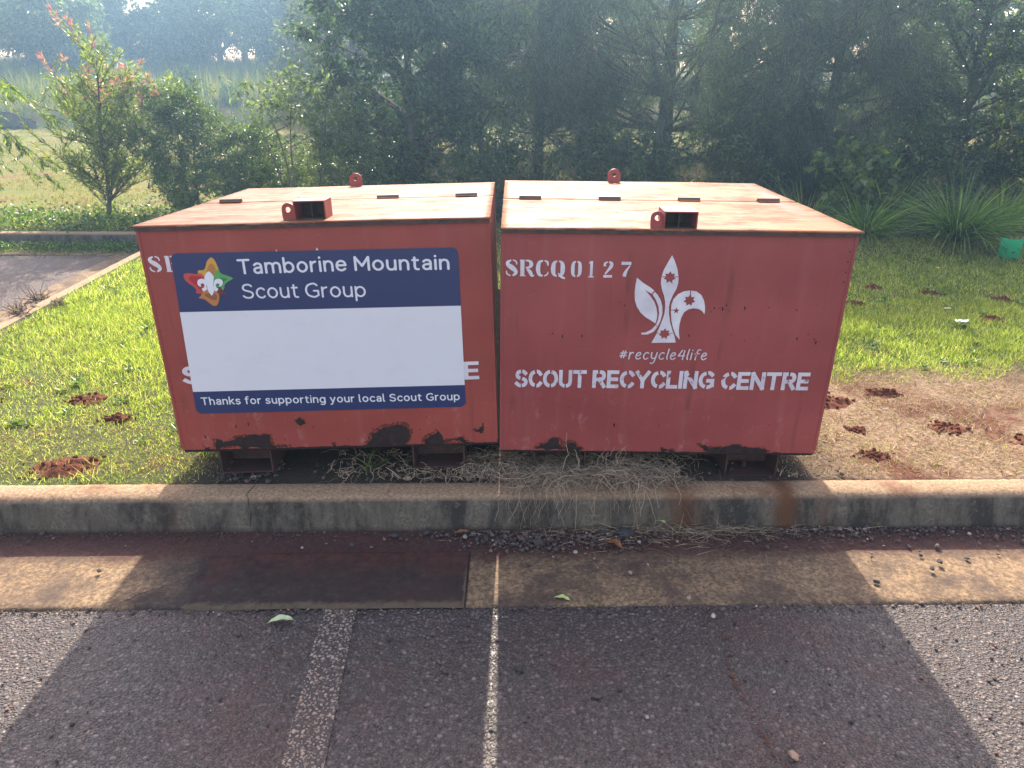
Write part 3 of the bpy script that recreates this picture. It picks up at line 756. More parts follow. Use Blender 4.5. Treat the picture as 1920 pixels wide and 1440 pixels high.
c = m.mix(m.math('MULTIPLY', m.attr('stain'), m.rng(n1, .3, .6, .5, 1)), c, (.11, .045, .018))
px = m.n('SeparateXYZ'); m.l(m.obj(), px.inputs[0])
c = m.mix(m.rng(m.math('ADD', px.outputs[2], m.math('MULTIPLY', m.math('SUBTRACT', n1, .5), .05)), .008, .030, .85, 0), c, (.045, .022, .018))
m.base(c, .88, .3).bump(m.math('ADD', n2, m.math('MULTIPLY', n1, .6)), .6, .006); KERB = m.m
prof = [(.012, -.03), (.010, .0), (.005, .03), (.000, .07), (-.006, .105), (-.013, .128), (-.025, .143), (-.042, .150), (-.065, .153), (-.095, .154), (-.118, .152), (-.125, .146), (-.125, .06)]
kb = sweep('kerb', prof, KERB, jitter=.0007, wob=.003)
co = np.zeros(len(kb.data.vertices)*3, dtype=np.float32); kb.data.vertices.foreach_get('co', co); co = co.reshape(-1, 3)
stn = np.zeros(len(co))
for sx_, w_, a_ in ((.66, .07, .8), (1.07, .045, 1.0), (1.22, .03, .4), (-1.3, .05, .25)):
    stn += a_ * np.exp(-((co[:, 0] - sx_)/w_)**2) * (co[:, 1] < 3)
at = kb.data.attributes.new('stain', 'FLOAT', 'POINT'); at.data.foreach_set('value', np.clip(stn, 0, 1).astype(np.float32))

CRK = N('crack_dark'); CRK.base((.018, .013, .012), .9); CRK = CRK.m
def crack(name, pts, w, zf, mat=CRK, jit=.004, seg=.012, normal='z'):
    P = [Vector(p) for p in pts]; out = []
    for a, b in zip(P[:-1], P[1:]):
        n = max(1, int((b - a).length/seg))
        for i in range(n): out.append(a.lerp(b, i/n))
    out.append(P[-1]); V = []; 
    off = 0
    for i, p in enumerate(out):
        t = (out[min(i+1, len(out)-1)] - out[max(0, i-1)]).normalized()
        s = Vector((-t.y, t.x, 0))
        if s.length < .2: s = Vector((1, 0, 0))
        off = off*.8 + random.gauss(0, jit); ww = w*random.uniform(.35, 1.2)*(1 if 0 < i < len(out)-1 else .1)
        c_ = p + s*off
        V += [tuple(c_ - s*ww/2 + Vector((0, 0, zf))), tuple(c_ + s*ww/2 + Vector((0, 0, zf)))]
    I = np.arange(len(V)).reshape(-1, 2)
    F = np.stack([I[:-1, 0], I[1:, 0], I[1:, 1], I[:-1, 1]], -1)
    o = np_mesh(name, V, F, mat); o['kind'] = 'structure'; return o
crack('gutter_crack', [(-1.13, 2.20, .010), (-1.10, 2.10, .014), (-1.20, 2.02, .012), (-1.31, 1.945, .012)], .007, .009)
def kp(x, j):
    d_, z_ = prof[j]; return (x, ky(x) - d_, z_)
crack('kerb_crack', [(-1.02 + .02*k/9 * (1 if k < 6 else .2), ky(-1.02) - prof[j][0] - .0022, prof[j][1] + .0005) for k, j in enumerate(range(1, 11))], .0045, .001, jit=.002)
# painted bay line
V = []; Ed = []
cols_ = 7
ys = np.linspace(-6, 1.935, 400)
for y in ys:
    xc = -.572 + (1.92 - y)*.062; w = .056
    for k in range(cols_):
        u = k/(cols_-1)*2 - 1; V.append((xc + u*w, y, .004)); Ed.append(abs(u))
I = np.arange(len(V)).reshape(-1, cols_)
F = np.stack([I[:-1, :-1], I[:-1, 1:], I[1:, 1:], I[1:, :-1]], -1).reshape(-1, 4)
ln = np_mesh('bay_line', V, F, LINE, attrs={'edge': Ed}); ln['kind'] = 'structure'
m = N('red_dirt'); f = m.noise(90, 4, .7)
m.base(m.ramp(f, (.3, (.055, .026, .018)), (.7, (.12, .060, .042))), .95, .2).bump(f, .8, .004)
m.alpha(m.rng(m.noise(38, 6, .75), .46, .56)); DIRT = m.m
crack('dirt_filled_crack', [(.650, 1.93, 0), (.662, 1.80, 0), (.650, 1.68, 0), (.672, 1.56, 0), (.668, 1.45, 0), (.690, 1.36, 0), (.688, 1.24, 0), (.70, .8, 0), (.69, 0, 0)], .015, .0045, DIRT, .004, .010)

# lawn / soil / field as one sheet
def sdist(x, y):     # >0 on the grass side of the kerb foot line, rough but enough to hide the step under the kerb
    P = PA[::3]; d = np.hypot(P[:, 0] - x, P[:, 1] - y); i = int(d.argmin())
    nn = NRM[::3][i]; return -((x - P[i, 0])*nn[0] + (y - P[i, 1])*nn[1])
def sm(a, b, t):
    t = min(1, max(0, (t - a)/(b - a))); return t*t*(3 - 2*t)
def terrain(x, y):
    z = .138
    z += .38 * max(0, min(1, (y - 9)/15)) 
    z += .52 * sm(23.4, 24.6, y + .8*noise.noise(Vector((x*.15, 0, 0))))
    z += 2.0 * max(0, min(1, (y - 24)/24))
    z += .10 * sm(6.4, 7.2, y) * sm(1.0, 2.2, x) * (1 - sm(12, 16, y))
    if y > 9: z += .10*noise.noise(Vector((x*.3, y*.3, 1)))*min(1, (y-9)/6)
    z += .012*noise.noise(Vector((x*2.2, y*2.2, 3))) + .006*noise.noise(Vector((x*9, y*9, 5)))
    return z
ax = np.concatenate([[-220, -90, -50, -34, -26], np.linspace(-20, -6, 22)[:-1], np.linspace(-6, -2.2, 56)[:-1], np.linspace(-2.2, 6, 110)[:-1], np.linspace(6, 20, 22), [26, 34, 50, 90, 220]])
ay = np.concatenate([np.linspace(2.30, 2.76, 9)[:-1], np.linspace(2.76, 7.4, 64)[:-1], np.linspace(7.4, 8.4, 15)[:-1], np.linspace(8.4, 30, 80)[:-1], np.linspace(30, 60, 16), [80, 120, 200, 400]])
V = np.zeros((len(ay), len(ax), 3))
for j, y in enumerate(ay):
    for i, x in enumerate(ax):
        s = sdist(x, y) if (y < 8.8 and x < 6.5 and (y < 3 or x < -3)) else (1 if y > 8.2 or x > -3.4 else -1)
        if y < 2.9 and x >= 6.5: s = y - ky(x)
        V[j, i] = (x, y, terrain(x, y) if s > .075 else -.25)
I = np.arange(len(ay)*len(ax)).reshape(len(ay), len(ax))
F = np.stack([I[:-1, :-1], I[:-1, 1:], I[1:, 1:], I[1:, :-1]], -1).reshape(-1, 4)
m = N('soil_and_turf')
f1 = m.noise(3, 6, .6); f2 = m.noise(45, 6, .75); p = m.n('SeparateXYZ'); m.l(m.obj(), p.inputs[0])
soil = m.ramp(f2, (.3, (.055, .020, .013)), (.5, (.13, .048, .028)), (.7, (.20, .085, .050)))
turf = m.ramp(f2, (.3, (.035, .045, .015)), (.55, (.085, .095, .035)), (.75, (.16, .14, .07)))
straw = m.ramp(f2, (.3, (.10, .055, .035)), (.5, (.24, .16, .10)), (.7, (.42, .31, .20)))
c = m.mix(m.rng(f1, .60, .72), turf, soil)
dry = m.math('MULTIPLY', m.rng(m.math('ADD', p.outputs[1], m.math('MULTIPLY', m.math('SUBTRACT', f1, .5), .5)), 3.6, 3.95, 1, 0), m.rng(p.outputs[0], -.2, 1.1))
c = m.mix(dry, c, m.mix(m.rng(f1, .48, .62), straw, soil))
under = m.math('MULTIPLY', m.rng(p.outputs[1], 3.9, 3.7), m.math('MULTIPLY', m.rng(p.outputs[0], -1.5, -1.25), m.rng(p.outputs[0], 1.5, 1.2)))  # ground under the bins darkened: their shade put into the soil colour
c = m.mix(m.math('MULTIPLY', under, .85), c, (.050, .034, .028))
field = m.ramp(m.noise(1.1, 7, .65), (.30, (.07, .11, .010)), (.45, (.15, .16, .014)), (.56, (.19, .16, .025)), (.62, (.18, .080, .035)), (.8, (.22, .14, .06)))
field = m.mix(.35, field, m.ramp(m.noise(24, 4, .7), (.3, (.04, .05, .015)), (.7, (.18, .17, .07))))
c = m.mix(m.rng(p.outputs[1], 8.8, 9.6), c, field)
litter = m.ramp(m.noise(18, 6, .75), (.3, (.03, .022, .015)), (.55, (.10, .07, .045)), (.75, (.24, .17, .10)))
c = m.mix(m.math('MULTIPLY', m.rng(p.outputs[1], 6.5, 7.1), m.math('MULTIPLY', m.rng(p.outputs[0], -2.6, -1.6), m.rng(p.outputs[1], 19, 15))), c, litter)
m.base(c, .95, .2).bump(m.math('ADD', f2, m.math('MULTIPLY', f1, 1.0)), .9, .02); SOIL = m.m
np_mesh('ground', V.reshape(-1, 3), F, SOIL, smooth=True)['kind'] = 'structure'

# ------------------------------------------------------------------ strands, leaves, stones
def strands(name, B, DIR, L, Wd, bend, mat, seg=3, parent=None, grav=None, tip=.08):
    """B (n,3) roots, DIR (n,3) unit, L,Wd,bend (n,) : ribbons that curve over towards 'grav' (n,3)"""
    n = len(B)
    up = np.array([0, 0, 1.0])
    if grav is None: grav = np.tile([0, 0, -1.0], (n, 1))
    side = np.cross(DIR, rng.normal(0, 1, (n, 3)) * .6 + np.array([0, 1, .2])); side /= np.linalg.norm(side, axis=1)[:, None] + 1e-9
    V = np.zeros((n, seg + 1, 2, 3)); P = B.copy(); d = DIR.copy()
    for k in range(seg + 1):
        w = Wd * (1 - (1 - tip) * (k / seg) ** 1.5) / 2
        V[:, k, 0] = P - side * w[:, None]; V[:, k, 1] = P + side * w[:, None]
        d = d + grav * (bend / seg)[:, None]; d /= np.linalg.norm(d, axis=1)[:, None]
        P = P + d * (L / seg)[:, None]
    V = V.reshape(-1, 3)
    base = (np.arange(n) * (seg + 1) * 2)[:, None]; F = []
    for k in range(seg):
        F.append(base + np.array([2*k, 2*k+1, 2*k+3, 2*k+2]))
    F = np.stack(F, 1).reshape(-1, 4)
    return np_mesh(name, V, F, mat, parent, smooth=False)

def unit(v): return v / (np.linalg.norm(v, axis=-1)[..., None] + 1e-9)
def leaves(P, D, L, Wd, name, mat, parent=None, flat=.5):
    """rhombic leaves from P along D; normals lean upward by 'flat'"""
    n = len(P)
    nr = unit(rng.normal(0, 1, (n, 3)) * (1 - flat) + np.array([0, 0, flat]))
    s = unit(np.cross(D, nr)); nn = unit(np.cross(s, D))
    mid = P + D * (L * .45)[:, None] + nn * (L * .05)[:, None]
    V = np.stack([P, mid + s * (Wd / 2)[:, None], P + D * L[:, None] - nn * (L*.06)[:, None], mid - s * (Wd / 2)[:, None]], 1).reshape(-1, 3)
    F = np.arange(4 * n).reshape(n, 4)
    return np_mesh(name, V, F, mat, parent)

ICO = bmesh.new(); bmesh.ops.create_icosphere(ICO, subdivisions=1, radius=1); ICO.verts.index_update()
IV = np.array([v.co[:] for v in ICO.verts]); IF = np.array([[v.index for v in f.verts] for f in ICO.faces]); ICO.free()
def pebbles(name, C, S, mat, parent=None):
    n = len(C)
    k = len(IV)
    A = rng.normal(0, 1, (n, 3, 3)); Qm, _ = np.linalg.qr(A)
    sc = S[:, None] * rng.uniform(.55, 1.15, (n, 3))
    V = IV[None] * (1 + rng.uniform(-.22, .22, (n, k, 1)))
    V = (V * sc[:, None, :]) @ Qm
    V[:, :, 2] *= .75
    V = V + C[:, None, :]
    F = (IF[None] + (np.arange(n) * k)[:, None, None]).reshape(-1, 3)
    return np_mesh(name, V.reshape(-1, 3), F, mat, parent)
# ------------------------------------------------------------------ grass
GRASS = leaf_mat('grass_blade', [(0, (.055, .080, .016)), (.35, (.145, .185, .030)), (.7, (.27, .31, .060)), (.9, (.43, .41, .15)), (1, (.46, .40, .2))], .52, .33, .5, 1.7)
STRAW = leaf_mat('dry_grass', [(0, (.16, .10, .06)), (.4, (.38, .27, .17)), (.8, (.60, .47, .32)), (1, (.30, .32, .10))], .30, .6, .3, 1.1, (1.05, 1, .8))
ROOTS = leaf_mat('grey_dead_runner', [(0, (.11, .078, .05)), (.5, (.27, .205, .14)), (1, (.50, .39, .27))], .15, .7, .2, 1.0, (1, .95, .85))
MOUNDS = [  # x, y, radius, height, label
 (-2.147, 3.366, .115, .045, 'small crumbly red soil mound in grass left of the sticker bin, above the double lump'),
 (-1.90, 3.13, .075, .040, 'double lump of dark red soil in grass close to the sticker bin'),
 (-1.86, 2.66, .150, .050, 'broad heap of red soil at the kerb edge, front left of the sticker bin'),
 (-2.66, 3.36, .06, .03, 'little dark soil lump in the grass at the left frame edge'),
 (1.929, 3.45, .10, .040, 'red soil mound with a dark hole in the dry grass right of the plain bin'),
 (1.60, 3.36, .13, .045, 'red soil heap against the right side of the plain bin'),
 (2.041, 3.05, .09, .035, 'low red soil mound in the middle of the dry grass patch'),
 (2.36, 2.90, .13, .040, 'wide red soil heap at the right frame edge behind the kerb'),
 (1.56, 2.76, .07, .030, 'small red soil mound near the kerb beside the right skid'),
 (1.60, 3.02, .05, .022, 'tiny dark soil lump in the straw beside the plain bin'),
 (2.54, 5.15, .10, .045, 'dark soil mound in the shaded lawn just right of the plain bin'),
 (3.25, 5.47, .08, .040, 'dark soil lump in the middle of the shaded lawn'),
 (3.68, 5.27, .09, .045, 'dark soil mound in the shaded lawn at the far right'),
 (2.89, 5.62, .09, .040, 'dark soil lump towards the back of the shaded lawn'),
 (3.30, 4.75, .10, .045, 'dark soil mound by the white scrap of litter'),
 (2.72, 6.0, .07, .03, 'small soil lump near the strappy plants'),
 (-1.62, 4.3, .06, .03, 'little dark soil lump in the tall grass behind the sticker bin edge'),
]
def mound_d(x, y):
    d = np.full(x.shape, 9.0)
    for mx, my, r, h, _ in MOUNDS: d = np.minimum(d, np.hypot(x - mx, y - my) / r)
    return d
vn = np.vectorize(lambda x, y, s: noise.noise(Vector((x*s, y*s, 7.3))))
def scatter(n, x0, x1, y0, y1): return rng.uniform(x0, x1, n), rng.uniform(y0, y1, n)
def gz(x, y): return np.array([terrain(a, b) for a, b in zip(x, y)])
def kx_side(y): return -3.50 - .08*(y - 4.66) + .17
def lawn(name, n, x0, x1, y0, y1, keep, hgt, wid, mat, lean=.35, bendr=(.2, 1.1), seg=3, kind='stuff', label=None):
    x, y = scatter(n, x0, x1, y0, y1); k = keep(x, y); x, y = x[k], y[k]
    z = gz(x, y) - .006; n = len(x)
    clump = vn(x, y, 5.0)
    L = hgt(x, y) * rng.uniform(.45, 1.25, n) * (1 + clump*.5)
    D = unit(np.stack([rng.normal(0, lean, n), rng.normal(0, lean, n), np.ones(n)], 1))
    gr = unit(np.stack([rng.normal(0, 1, n), rng.normal(0, 1, n), -.6*np.ones(n)], 1))
    o = strands(name, np.stack([x, y, z], 1), D, L, wid * rng.uniform(.7, 1.3, n), rng.uniform(*bendr, n), mat, seg, grav=gr)
    tag(o, kind='stuff'); return o
def left_keep(x, y):
    nz = vn(x, y, 2.1); front = np.clip((y - 2.6)/.5, 0, 1)
    return (x > np.where(y > 3.3, kx_side(y), -3.3 + np.clip(3.2-y,0,1)*.5)) & (y > 2.53 + .012*x) & (mound_d(x, y) > .62) & (rng.random(x.shape) < np.clip(.75 + nz*.6, .25, 1)*(.55 + .45*front)) & ~((x > -1.30) & (y < 2.75) & (rng.random(x.shape) < .9))
hl = lambda x, y: .024 + .034*np.clip((y - 3)/1.8, 0, 1) + .020*np.clip(1 - np.abs(x + 1.5 - (y-3)*-.15)/.8, 0, 1)*np.clip((y-3.2)/1, 0, 1)
lawn('lawn_grass', 110000, -3.9, -1.0, 2.50, 5.2, left_keep, hl, .0034, GRASS)
lawn('lawn_grass', 62000, -4.2, -.9, 5.2, 9.3, lambda x, y: (x > kx_side(np.minimum(y, 7.9))) | (y > 8.2), lambda x, y: .066 + 0*x, .0048, GRASS)
def right_keep(x, y):
    nz = vn(x, y, 2.3); edge = 3.72 + nz*.35 + .25*np.clip((x - 2.2), 0, 2)*.3
    pr = np.where(y > edge, np.clip(.85 + nz*.8, .2, 1), .045 + .25*np.clip(nz - .15, 0, 1))
    return (rng.random(x.shape) < pr) & (mound_d(x, y) > .68) & (y > 2.6)
lawn('lawn_grass', 120000, 1.15, 4.2, 2.58, 5.2, right_keep, lambda x, y: .018 + .030*np.clip((y - 3.5)/.6, 0, 1), .0036, GRASS)
lawn('lawn_grass', 70000, 1.0, 6.2, 5.2, 7.2, lambda x, y: (mound_d(x, y) > .9), lambda x, y: .042 + 0*x, .0050, GRASS)
lawn('lawn_grass', 30000, -1.0, 1.2, 3.8, 8.5, lambda x, y: x < 99, lambda x, y: .05 + 0*x, .006, GRASS, seg=2)
def dry_keep(x, y):
    nz = vn(x, y, 2.3)
    return (y < 3.85 + nz*.3 + .2*np.clip(x-2.2, 0, 2)) & (mound_d(x, y) > .75) & (vn(x, y, 4.0) > -.32) & (y > 2.58)
lawn('dry_grass', 52000, 1.1, 3.6, 2.58, 4.3, dry_keep, lambda x, y: .042 + 0*x, .0034, STRAW, 1.6, (.5, 1.6))
lawn('dry_grass', 16000, -2.6, -1.1, 2.51, 3.1, lambda x, y: (y > 2.6+.012*x) & (mound_d(x, y) > .7), lambda x, y: .030 + 0*x, .0022, STRAW, 1.5, (.4, 1.4))
lawn('dry_grass', 6000, -3.4, -1.1, 3.1, 5.0, lambda x, y: (mound_d(x, y) > .7) & (vn(x, y, 3.) > .05), lambda x, y: .05 + 0*x, .0026, STRAW, 1.0, (.4, 1.4))

YG = leaf_mat('pale_grass_blade', [(0, (.16, .17, .05)), (.5, (.30, .29, .10)), (1, (.46, .40, .20))], .5, .4, .4, 1.4)
lawn('lawn_grass', 16000, -3.9, -1.0, 2.52, 7.5, lambda x, y: (x > kx_side(np.minimum(y, 7.9))) & (vn(x, y, 1.6) > -.05) & (y > 2.53), lambda x, y: .055 + 0*x, .0032, YG, .55, (.4, 1.5))
lawn('lawn_grass', 12000, 1.15, 4.6, 3.6, 6.8, lambda x, y: (vn(x, y, 1.6) > .0), lambda x, y: .050 + 0*x, .0034, YG, .55, (.4, 1.5))
WB = leaf_mat('broad_lawn_weed', [(0, (.05, .10, .02)), (.6, (.10, .17, .03)), (1, (.20, .25, .06))], .4, .35, .5, 1.4)
def weeds(n, x0, x1, y0, y1):
    cx, cy = scatter(n, x0, x1, y0, y1); k = (mound_d(cx, cy) > 1) & ((cx > kx_side(np.minimum(cy, 7.9)) + .05) | (cx > 0)); cx, cy = cx[k], cy[k]; m_ = 9
    x = np.repeat(cx, m_) + rng.normal(0, .006, len(cx)*m_); y = np.repeat(cy, m_) + rng.normal(0, .006, len(cx)*m_); s = np.repeat(rng.uniform(.5, 1.2, len(cx)), m_)
    a = rng.uniform(0, 6.28, len(x)); D_ = unit(np.stack([np.cos(a), np.sin(a), rng.uniform(.2, .9, len(x))], 1))
    tag(leaves(np.stack([x, y, gz(x, y) + .006], 1), D_, .05*s, .018*s, 'lawn_weeds', WB, None, .8), kind='stuff')
weeds(260, -3.9, -1.2, 2.7, 7.4); weeds(240, 1.3, 4.8, 3.8, 6.8)

# dead runners spilling from under the bins over the kerb
def roots():
    n = 3300
    x = np.concatenate([rng.normal(.02, .16, n//3), rng.normal(.34, .15, n//2), rng.uniform(-.75, .72, n - n//2 - n//3)])
    y = rng.uniform(2.50, 2.74, n); z = .145 + rng.uniform(0, .045, n)
    dx = rng.normal(0, .9, n); D = unit(np.stack([dx, -rng.uniform(.2, 1.3, n), rng.uniform(-.05, .55, n)], 1))
    L = rng.uniform(.05, .19, n) * np.where((x > .02) & (x < .62), rng.uniform(.8, 1.9, n), .8)
    sk = ((np.abs(x - .19) < .12) | (np.abs(x + .30) < .11)) & (y > 2.56); z = np.where(sk, .14, z); L = np.where(sk, L*.5, L)
    y = np.where((x > .0) & (x < .80), y, y + .03)
    # polylines that follow the kerb top, then hang down its face
    S = 14; P = np.stack([x, y, z], 1); d = D.copy(); V = np.zeros((n, S, 2, 3)); w = rng.uniform(.0014, .0032, n)
    for k in range(S):
        yk = 2.395 + .012*P[:, 0]
        sd = unit(np.cross(d, np.tile([0, -.6, .8], (n, 1))))
        V[:, k, 0] = P - sd*w[:, None]/2*(1 - k/S*.6); V[:, k, 1] = P + sd*w[:, None]/2*(1 - k/S*.6)
        over = P[:, 1] < yk + .025
        d = d + np.stack([rng.normal(0, .34, n), np.where(over, .05, 0), np.where(over, -.62, -.12)], 1) + rng.normal(0, .20, (n, 3)); d = unit(d)
        P = P + d * (L/S)[:, None]
        top = P[:, 1] >= yk + .020
        P[:, 2] = np.where(top, np.maximum(P[:, 2], .157 + rng.uniform(0, .012, n)), np.maximum(P[:, 2], .012))
        P[:, 1] = np.where(~top & (P[:, 1] > yk - .016 ), yk - .016 + .020*np.clip(P[:, 2]/.15, 0, 1) - rng.uniform(0, .014, n), P[:, 1])
    F = np.concatenate([(np.arange(n)*S*2)[:, None] + np.array([2*k, 2*k+1, 2*k+3, 2*k+2]) for k in range(S-1)])
    tag(np_mesh('dead_grass_runners', V.reshape(-1, 3), F, ROOTS), kind='stuff')
roots()
n = 900; x = rng.normal(.62, .28, n); y = 2.40 + .012*x - rng.exponential(.035, n) - .01; D = unit(np.stack([rng.normal(0, 1, n), rng.normal(0, .35, n), rng.uniform(-.05, .25, n)], 1))
tag(strands('dead_grass_runners', np.stack([x, y, rng.uniform(.014, .03, n)], 1), D, rng.uniform(.03, .11, n), rng.uniform(.001, .0024, n), rng.uniform(.1, .6, n), ROOTS), kind='stuff')

# ------------------------------------------------------------------ loose stones
m = N('loose_stone'); m.base(m.ramp(m.island(), (0, (.032, .024, .023)), (.45, (.075, .058, .054)), (.8, (.115, .085, .075)), (.95, (.19, .10, .07)), (1, (.36, .31, .27))), .8, .4); PEB = m.m
def gravel(n, xf, yf, sz):
    x = xf(n); y = yf(n, x); s = sz(n); return np.stack([x, y, s*.3 + .012], 1), s
C1, S1 = gravel(1100, lambda n: rng.uniform(-2.4, 2.4, n), lambda n, x: ky(x) - .01 - rng.exponential(.030, n), lambda n: rng.gamma(2.2, .0011, n) + .001)
C2, S2 = gravel(1500, lambda n: np.concatenate([rng.normal(.12, .20, n//2), rng.uniform(.3, 2.0, n - n//2)]), lambda n, x: ky(x) - .012 - rng.exponential(.035, n) - np.where((x > -.2) & (x < .5), rng.uniform(0, .08, n), 0), lambda n: rng.gamma(3, .0013, n) + .0015)
C3, S3 = gravel(650, lambda n: rng.uniform(-1.8, 1.9, n), lambda n, x: ky(x) - .462 + rng.normal(0, .012, n), lambda n: rng.gamma(3, .0011, n) + .0015)
S3 *= .75; C3[:, 2] = S3*.3 + .003
C4, S4 = gravel(700, lambda n: rng.uniform(-1.6, 1.6, n), lambda n, x: rng.uniform(1.2, 1.93, n), lambda n: rng.gamma(2, .0011, n) + .0015); C4[:, 2] = S4*.2 + .003
C5, S5 = gravel(260, lambda n: np.concatenate([rng.uniform(-1.2, -.95, n//2), rng.uniform(-1.2, 1.5, n - n//2)]), lambda n, x: rng.uniform(2.52, 2.70, n), lambda n: rng.gamma(3, .0016, n) + .002); C5[:, 2] = .150
pb = pebbles('loose_gravel', np.concatenate([C1, C2, C3, C4, C5]), np.concatenate([S1, S2, S3, S4, S5]), PEB); tag(pb, kind='stuff')
def stone(x, y, z, s, colr, label, stretch=(1.3, .9, .7)):
    bm = bmesh.new(); bmesh.ops.create_icosphere(bm, subdivisions=3, radius=1)
    for v in bm.verts:
        p = v.co.copy(); f = 1 + .28*noise.noise(p*1.4 + Vector((x*9, y*5, 0))) + .1*noise.noise(p*4)
        v.co = Vector((p.x*stretch[0], p.y*stretch[1], max(p.z*stretch[2], -.4)))*s*f
    me = bpy.data.meshes.new('stone'); bm.to_mesh(me); bm.free()
    m = N('stone'); m.base(m.ramp(m.noise(60, 5), (.3, tuple(c*.6 for c in colr)), (.7, colr)), .8).bump(m.noise(90, 4), .6, .003)
    o = link_mesh('stone', me, m.m); o.location = (x, y, z); o.rotation_euler[2] = x*7
    return tag(o, label, 'stone')
stone(.432, 2.345, .026, .024, (.045, .043, .047), 'largest dark blue-grey stone lying in the gutter below the dead grass')
stone(-.45, 2.335, .022, .010, (.06, .06, .07), 'small dark stone on the red clay at the kerb foot, left of the gap')
stone(-.60, 2.268, .026, .0085, (.06, .065, .075), 'single dark pebble lying on the dark gutter slab')
stone(-.33, 2.355, .022, .012, (.05, .05, .055), 'dark lump at the kerb foot straight below the bin gap')
stone(-.18, 2.33, .02, .009, (.30, .28, .25), 'pale grey pebble beside the brown leaf at the kerb foot')
stone(-.42, 2.535, .158, .013, (.32, .24, .14), 'yellowish pebble on the kerb top in the dry runners')
stone(.60, 1.985, .008, .009, (.34, .26, .18), 'tan pebble in the joint between gutter and asphalt')
stone(.66, 1.895, .008, .008, (.5, .46, .38), 'cream pebble at the top of the dirt-filled crack')
stone(.73, 1.36, .008, .012, (.36, .22, .15), 'pinkish angular stone beside the dirt-filled crack')
stone(1.55, 2.17, .022, .010, (.04, .035, .035), 'dark pebble on the sunlit gutter concrete at right, nearer the kerb')
stone(1.50, 2.13, .022, .009, (.04, .035, .035), 'dark pebble on the sunlit gutter concrete at right, just below its twin')
stone(1.27, 2.06, .018, .009, (.04, .035, .035), 'dark pebble at the shadow edge on the right of the gutter')
stone(-1.47, 2.12, .020, .008, (.04, .035, .035), 'dark pebble on the sunlit gutter concrete at left')
stone(-.10, 1.66, .008, .010, (.035, .03, .035), 'round dark pebble on the asphalt right of the sunlit streak') .location.x = .02
stone(-.095, 1.655, .008, .009, (.07, .045, .045), 'dark reddish pebble on the asphalt left of the sunlit streak').location.x = -.20

# ------------------------------------------------------------------ soil mounds
m = N('mound_soil'); f = m.noise(70, 6, .75)
m.base(m.ramp(f, (.3, (.045, .016, .010)), (.5, (.12, .040, .022)), (.72, (.21, .080, .045))), .97, .15).bump(f, 1.0, .008); MSOIL = m.m
for i, (mx, my, r, h, lab) in enumerate(MOUNDS):
    h *= .60; r *= .88
    nr, na = 13, 30; V = [(0, 0, h)]
    def hz(x, y):
        q = math.hypot(x, y)/r
        b = h * max(0, 1 - q*q)**.8 * (.75 + .9*noise.noise(Vector((x*22, y*22, i*3.1))))
        return b + .35*h*noise.noise(Vector((x*70, y*70, i))) * max(0, 1 - q) * 1.4 - .004
    for a in range(1, nr):
        rr = r * a/(nr-1)
        for k in range(na):
            g_a = 2*math.pi*k/na; e = 1 + .55*noise.noise(Vector((math.cos(g_a)*1.4, math.sin(g_a)*1.4, i*5.0)))
            x, y = math.cos(g_a)*rr*e*1.25, math.sin(g_a)*rr*e*.8; V.append((x, y, hz(x/1.25, y/.8)))
    V[0] = (0, 0, hz(0, 0))
    F = [(0, 1 + k, 1 + (k+1) % na) for k in range(na)]
    for a in range(nr - 2):
        for k in range(na):
            p0 = 1 + a*na + k; p1 = 1 + a*na + (k+1) % na; F.append((p0, p0+na, p1+na, p1))
    me = bpy.data.meshes.new('soil_mound'); mbm = MB(); mbm.add(V, F)
    # loose crumbs on and around the heap
    nc = 46; cx = rng.normal(0, r*.62, nc); cy = rng.normal(0, r*.42, nc); s = np.minimum(rng.gamma(2.5, .0022, nc) + .002, .011)
    for x, y, q_ in zip(cx, cy, s):
        z = max(0, hz(x/1.25, y/.8)) + q_*.3
        vv = IV * (1 + rng.uniform(-.25, .25, (len(IV), 1))) * q_ + np.array([x, y, z])
        mbm.add(vv.tolist(), IF.tolist())
    o = mbm.build('soil_mound', MSOIL, None, True)
    o.location = (mx, my, terrain(mx, my) - .001)
    tag(o, lab, 'soil mound', 'crumbly soil mounds in the lawn')

# ------------------------------------------------------------------ fallen leaves and litter
def fallen(x, y, z, L, w, rot, c1, label, curl=.12, tilt=0):
    mb = MB(); n = 11; pr = []
    for i in range(n):
        t = i/(n-1); ww = w * (math.sin(math.pi*min(1, t*1.02)**.8))**.8 * .5 if 0 < t < 1 else .0004
        if t > .88: ww = max(.0012, ww*.5)
        zz = L*curl*math.sin(math.pi*t) + .001
        for s in (-1, -.5, 0, .5, 1):
            pr.append((L*(t - .5), s*ww + .06*L*math.sin(t*3), zz + abs(s)*ww*.35 + (.0015*math.sin(t*17+s) if abs(s) == 1 else 0)))
    fs = [(i*5+k, (i+1)*5+k, (i+1)*5+k+1, i*5+k+1) for i in range(n-1) for k in range(4)]
    mb.add(pr, fs)
    m = N('fallen_leaf'); v = m.noise(40, 4)
    m.base(m.mix(m.rng(v, .35, .65), c1, tuple(c*.72 for c in c1)), .45); 
    o = mb.build('fallen_leaf', m.m, None, True); o.location = (x, y, z); o.rotation_euler = (tilt, 0, R(rot))
    return tag(o, label, 'leaf')
fallen(-.745, 1.868, .006, .088, .026, 5, (.42, .50, .26), 'pale green leaf lying on the asphalt left of the painted line')
fallen(.172, 1.975, .008, .062, .018, -22, (.42, .50, .16), 'small yellow-green leaf on the joint between gutter and asphalt')
fallen(.575, 2.395, .040, .064, .020, -20, (.34, .46, .12), 'green leaf caught in dead grass at the kerb foot')
fallen(.385, 2.272, .014, .078, .030, -38, (.24, .085, .025), 'curled orange-brown leaf lying in the gutter below the dark stone', .2)
